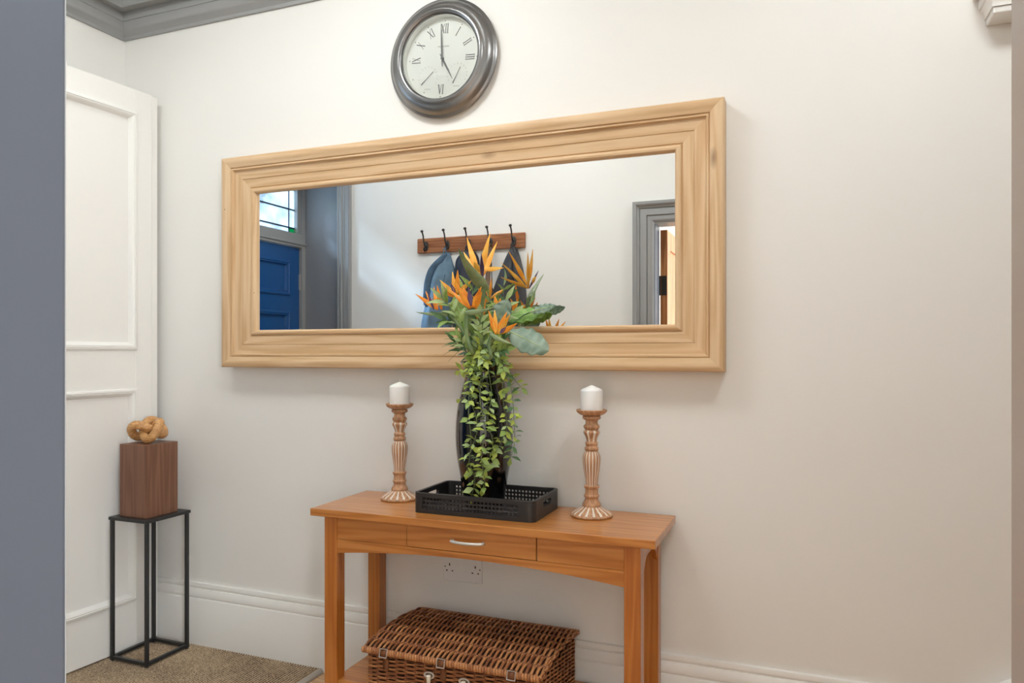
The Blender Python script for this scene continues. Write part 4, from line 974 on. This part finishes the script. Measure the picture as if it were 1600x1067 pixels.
spray('lance_leaf_spray', 'light green spray pointing up behind the lowest bloom', [(766, 530), (780, 505), (800, 490)], -.15, -.11, 12, .050, [LEAFP, MONSTG, LEAFM], .34, 52, .45)
spray('lance_leaf_spray', 'fresh green spray behind the violet-tongued bloom', [(740, 520), (728, 480), (722, 455)], -.16, -.14, 10, .050, [LEAFM, LEAFP, LEAFD], .34, 53, .45, .8)
# arching thin grass
gr = thing('grass_tuft', (VX, VY, 1.12), 'thin arching grass blades at the left of the vase neck', 'foliage', 'green foliage in the black vase')
for e, b in (((694, 530), (715, 528)), ((692, 555), (714, 542)), ((700, 565), (718, 548)), ((726, 568), (724, 540)), ((745, 590), (745, 556)), ((690, 542), (712, 536)), ((735, 577), (728, 548))):
    a0 = Vector((VX-.02, VY-.03, 1.15)); S = spline([a0, at(b[0]+8, b[1]-4, -.21), at(b[0], b[1], -.24), at(e[0], e[1], -.25)], 6)
    MB().tube(S, [.0022*(1-.85*i/len(S)) for i in range(len(S))], 5).build('grass_blade', MONST if e[0] > 720 else LEAFD, gr, smooth=60)

# large lobed leaves
def big_leaf(label, stem, y, base, tip, width, matl, notch, tilt, seed, dz=0):
    """broad leaf with a midrib, ribbed surface and notched edge"""
    rnd = random.Random(seed)
    f = thing('monstera_leaf', (VX, VY, 1.12), label, 'leaf', 'green foliage in the black vase')
    b, t = at(*base, y), at(*tip, y+dz); d = (t-b).normalized(); L = (t-b).length
    nrm = Vector(tilt).normalized(); sdv = d.cross(nrm).normalized(); nrm = sdv.cross(d).normalized()
    n = 28; k = 8; m = MB()
    for i in range(n+1):
        s = i/n; w = width*(math.sin(math.pi*min(1, s*.93+.07))**.62)
        for j in range(-k, k+1):
            q = j/k; e = abs(q); edge = 1
            if e > .55: edge = 1-notch*(.5+.5*math.sin(s*24+(0 if q > 0 else 1.6)))*((e-.55)/.45)
            z = -.16*width*e**1.6+.004*math.sin(s*30+e*3)*e-.22*L*s*s*.5
            m.v.append(b+d*(L*(s+(.10*e*(1-s))))+sdv*(w*q*edge)+nrm*z)
    K = 2*k+1
    for i in range(n):
        for j in range(K-1): m.f.append([i*K+j, i*K+j+1, (i+1)*K+j+1, (i+1)*K+j]); m.m.append(0)
    lo = m.build('blade', matl, f, solid=.0012, smooth=80)
    mr = MB(); mr.tube([b+d*(L*s)+nrm*(.0008-.11*L*s*s) for s in [i/10 for i in range(10)]], [.0022*(1-.08*i) for i in range(10)], 6)
    mr.build('midrib', LEAFP, lo, smooth=60)
    S = spline([Vector((VX+.01, VY, 1.05)), Vector((VX+.02, VY-.01, 1.18))]+[at(u, v, y) for u, v in stem]+[b], 6)
    MB().tube(S, .0024, 6).build('stem', LEAFD, f, smooth=60)
big_leaf('grey-green lobed leaf hanging in front of the lower mirror frame', [(772, 556), (790, 545), (803, 538)], -.20, (792, 516), (855, 544), .044, MONST, .09, (.35, -1, .45), 61, -.02)
big_leaf('bright green broad leaf spreading right above the mirror frame', [(768, 545), (778, 520)], -.075, (780, 497), (850, 482), .036, MONSTG, .02, (.25, -.75, .8), 62)
big_leaf('muted green leaf half hidden behind the lowest bloom', [(762, 540), (766, 520)], -.19, (766, 518), (792, 468), .036, MONST, .10, (.2, -1, .2), 63)
big_leaf('small grey leaf tip at the far right of the bouquet', [(768, 545), (785, 520), (815, 495)], -.09, (828, 488), (866, 475), .016, MONST, .05, (.3, -1, .5), 64)
big_leaf('olive green leaf on the left behind the front bloom', [(742, 535), (735, 515)], -.18, (728, 512), (708, 462), .034, LEAFM, .06, (.1, -1, .3), 65)
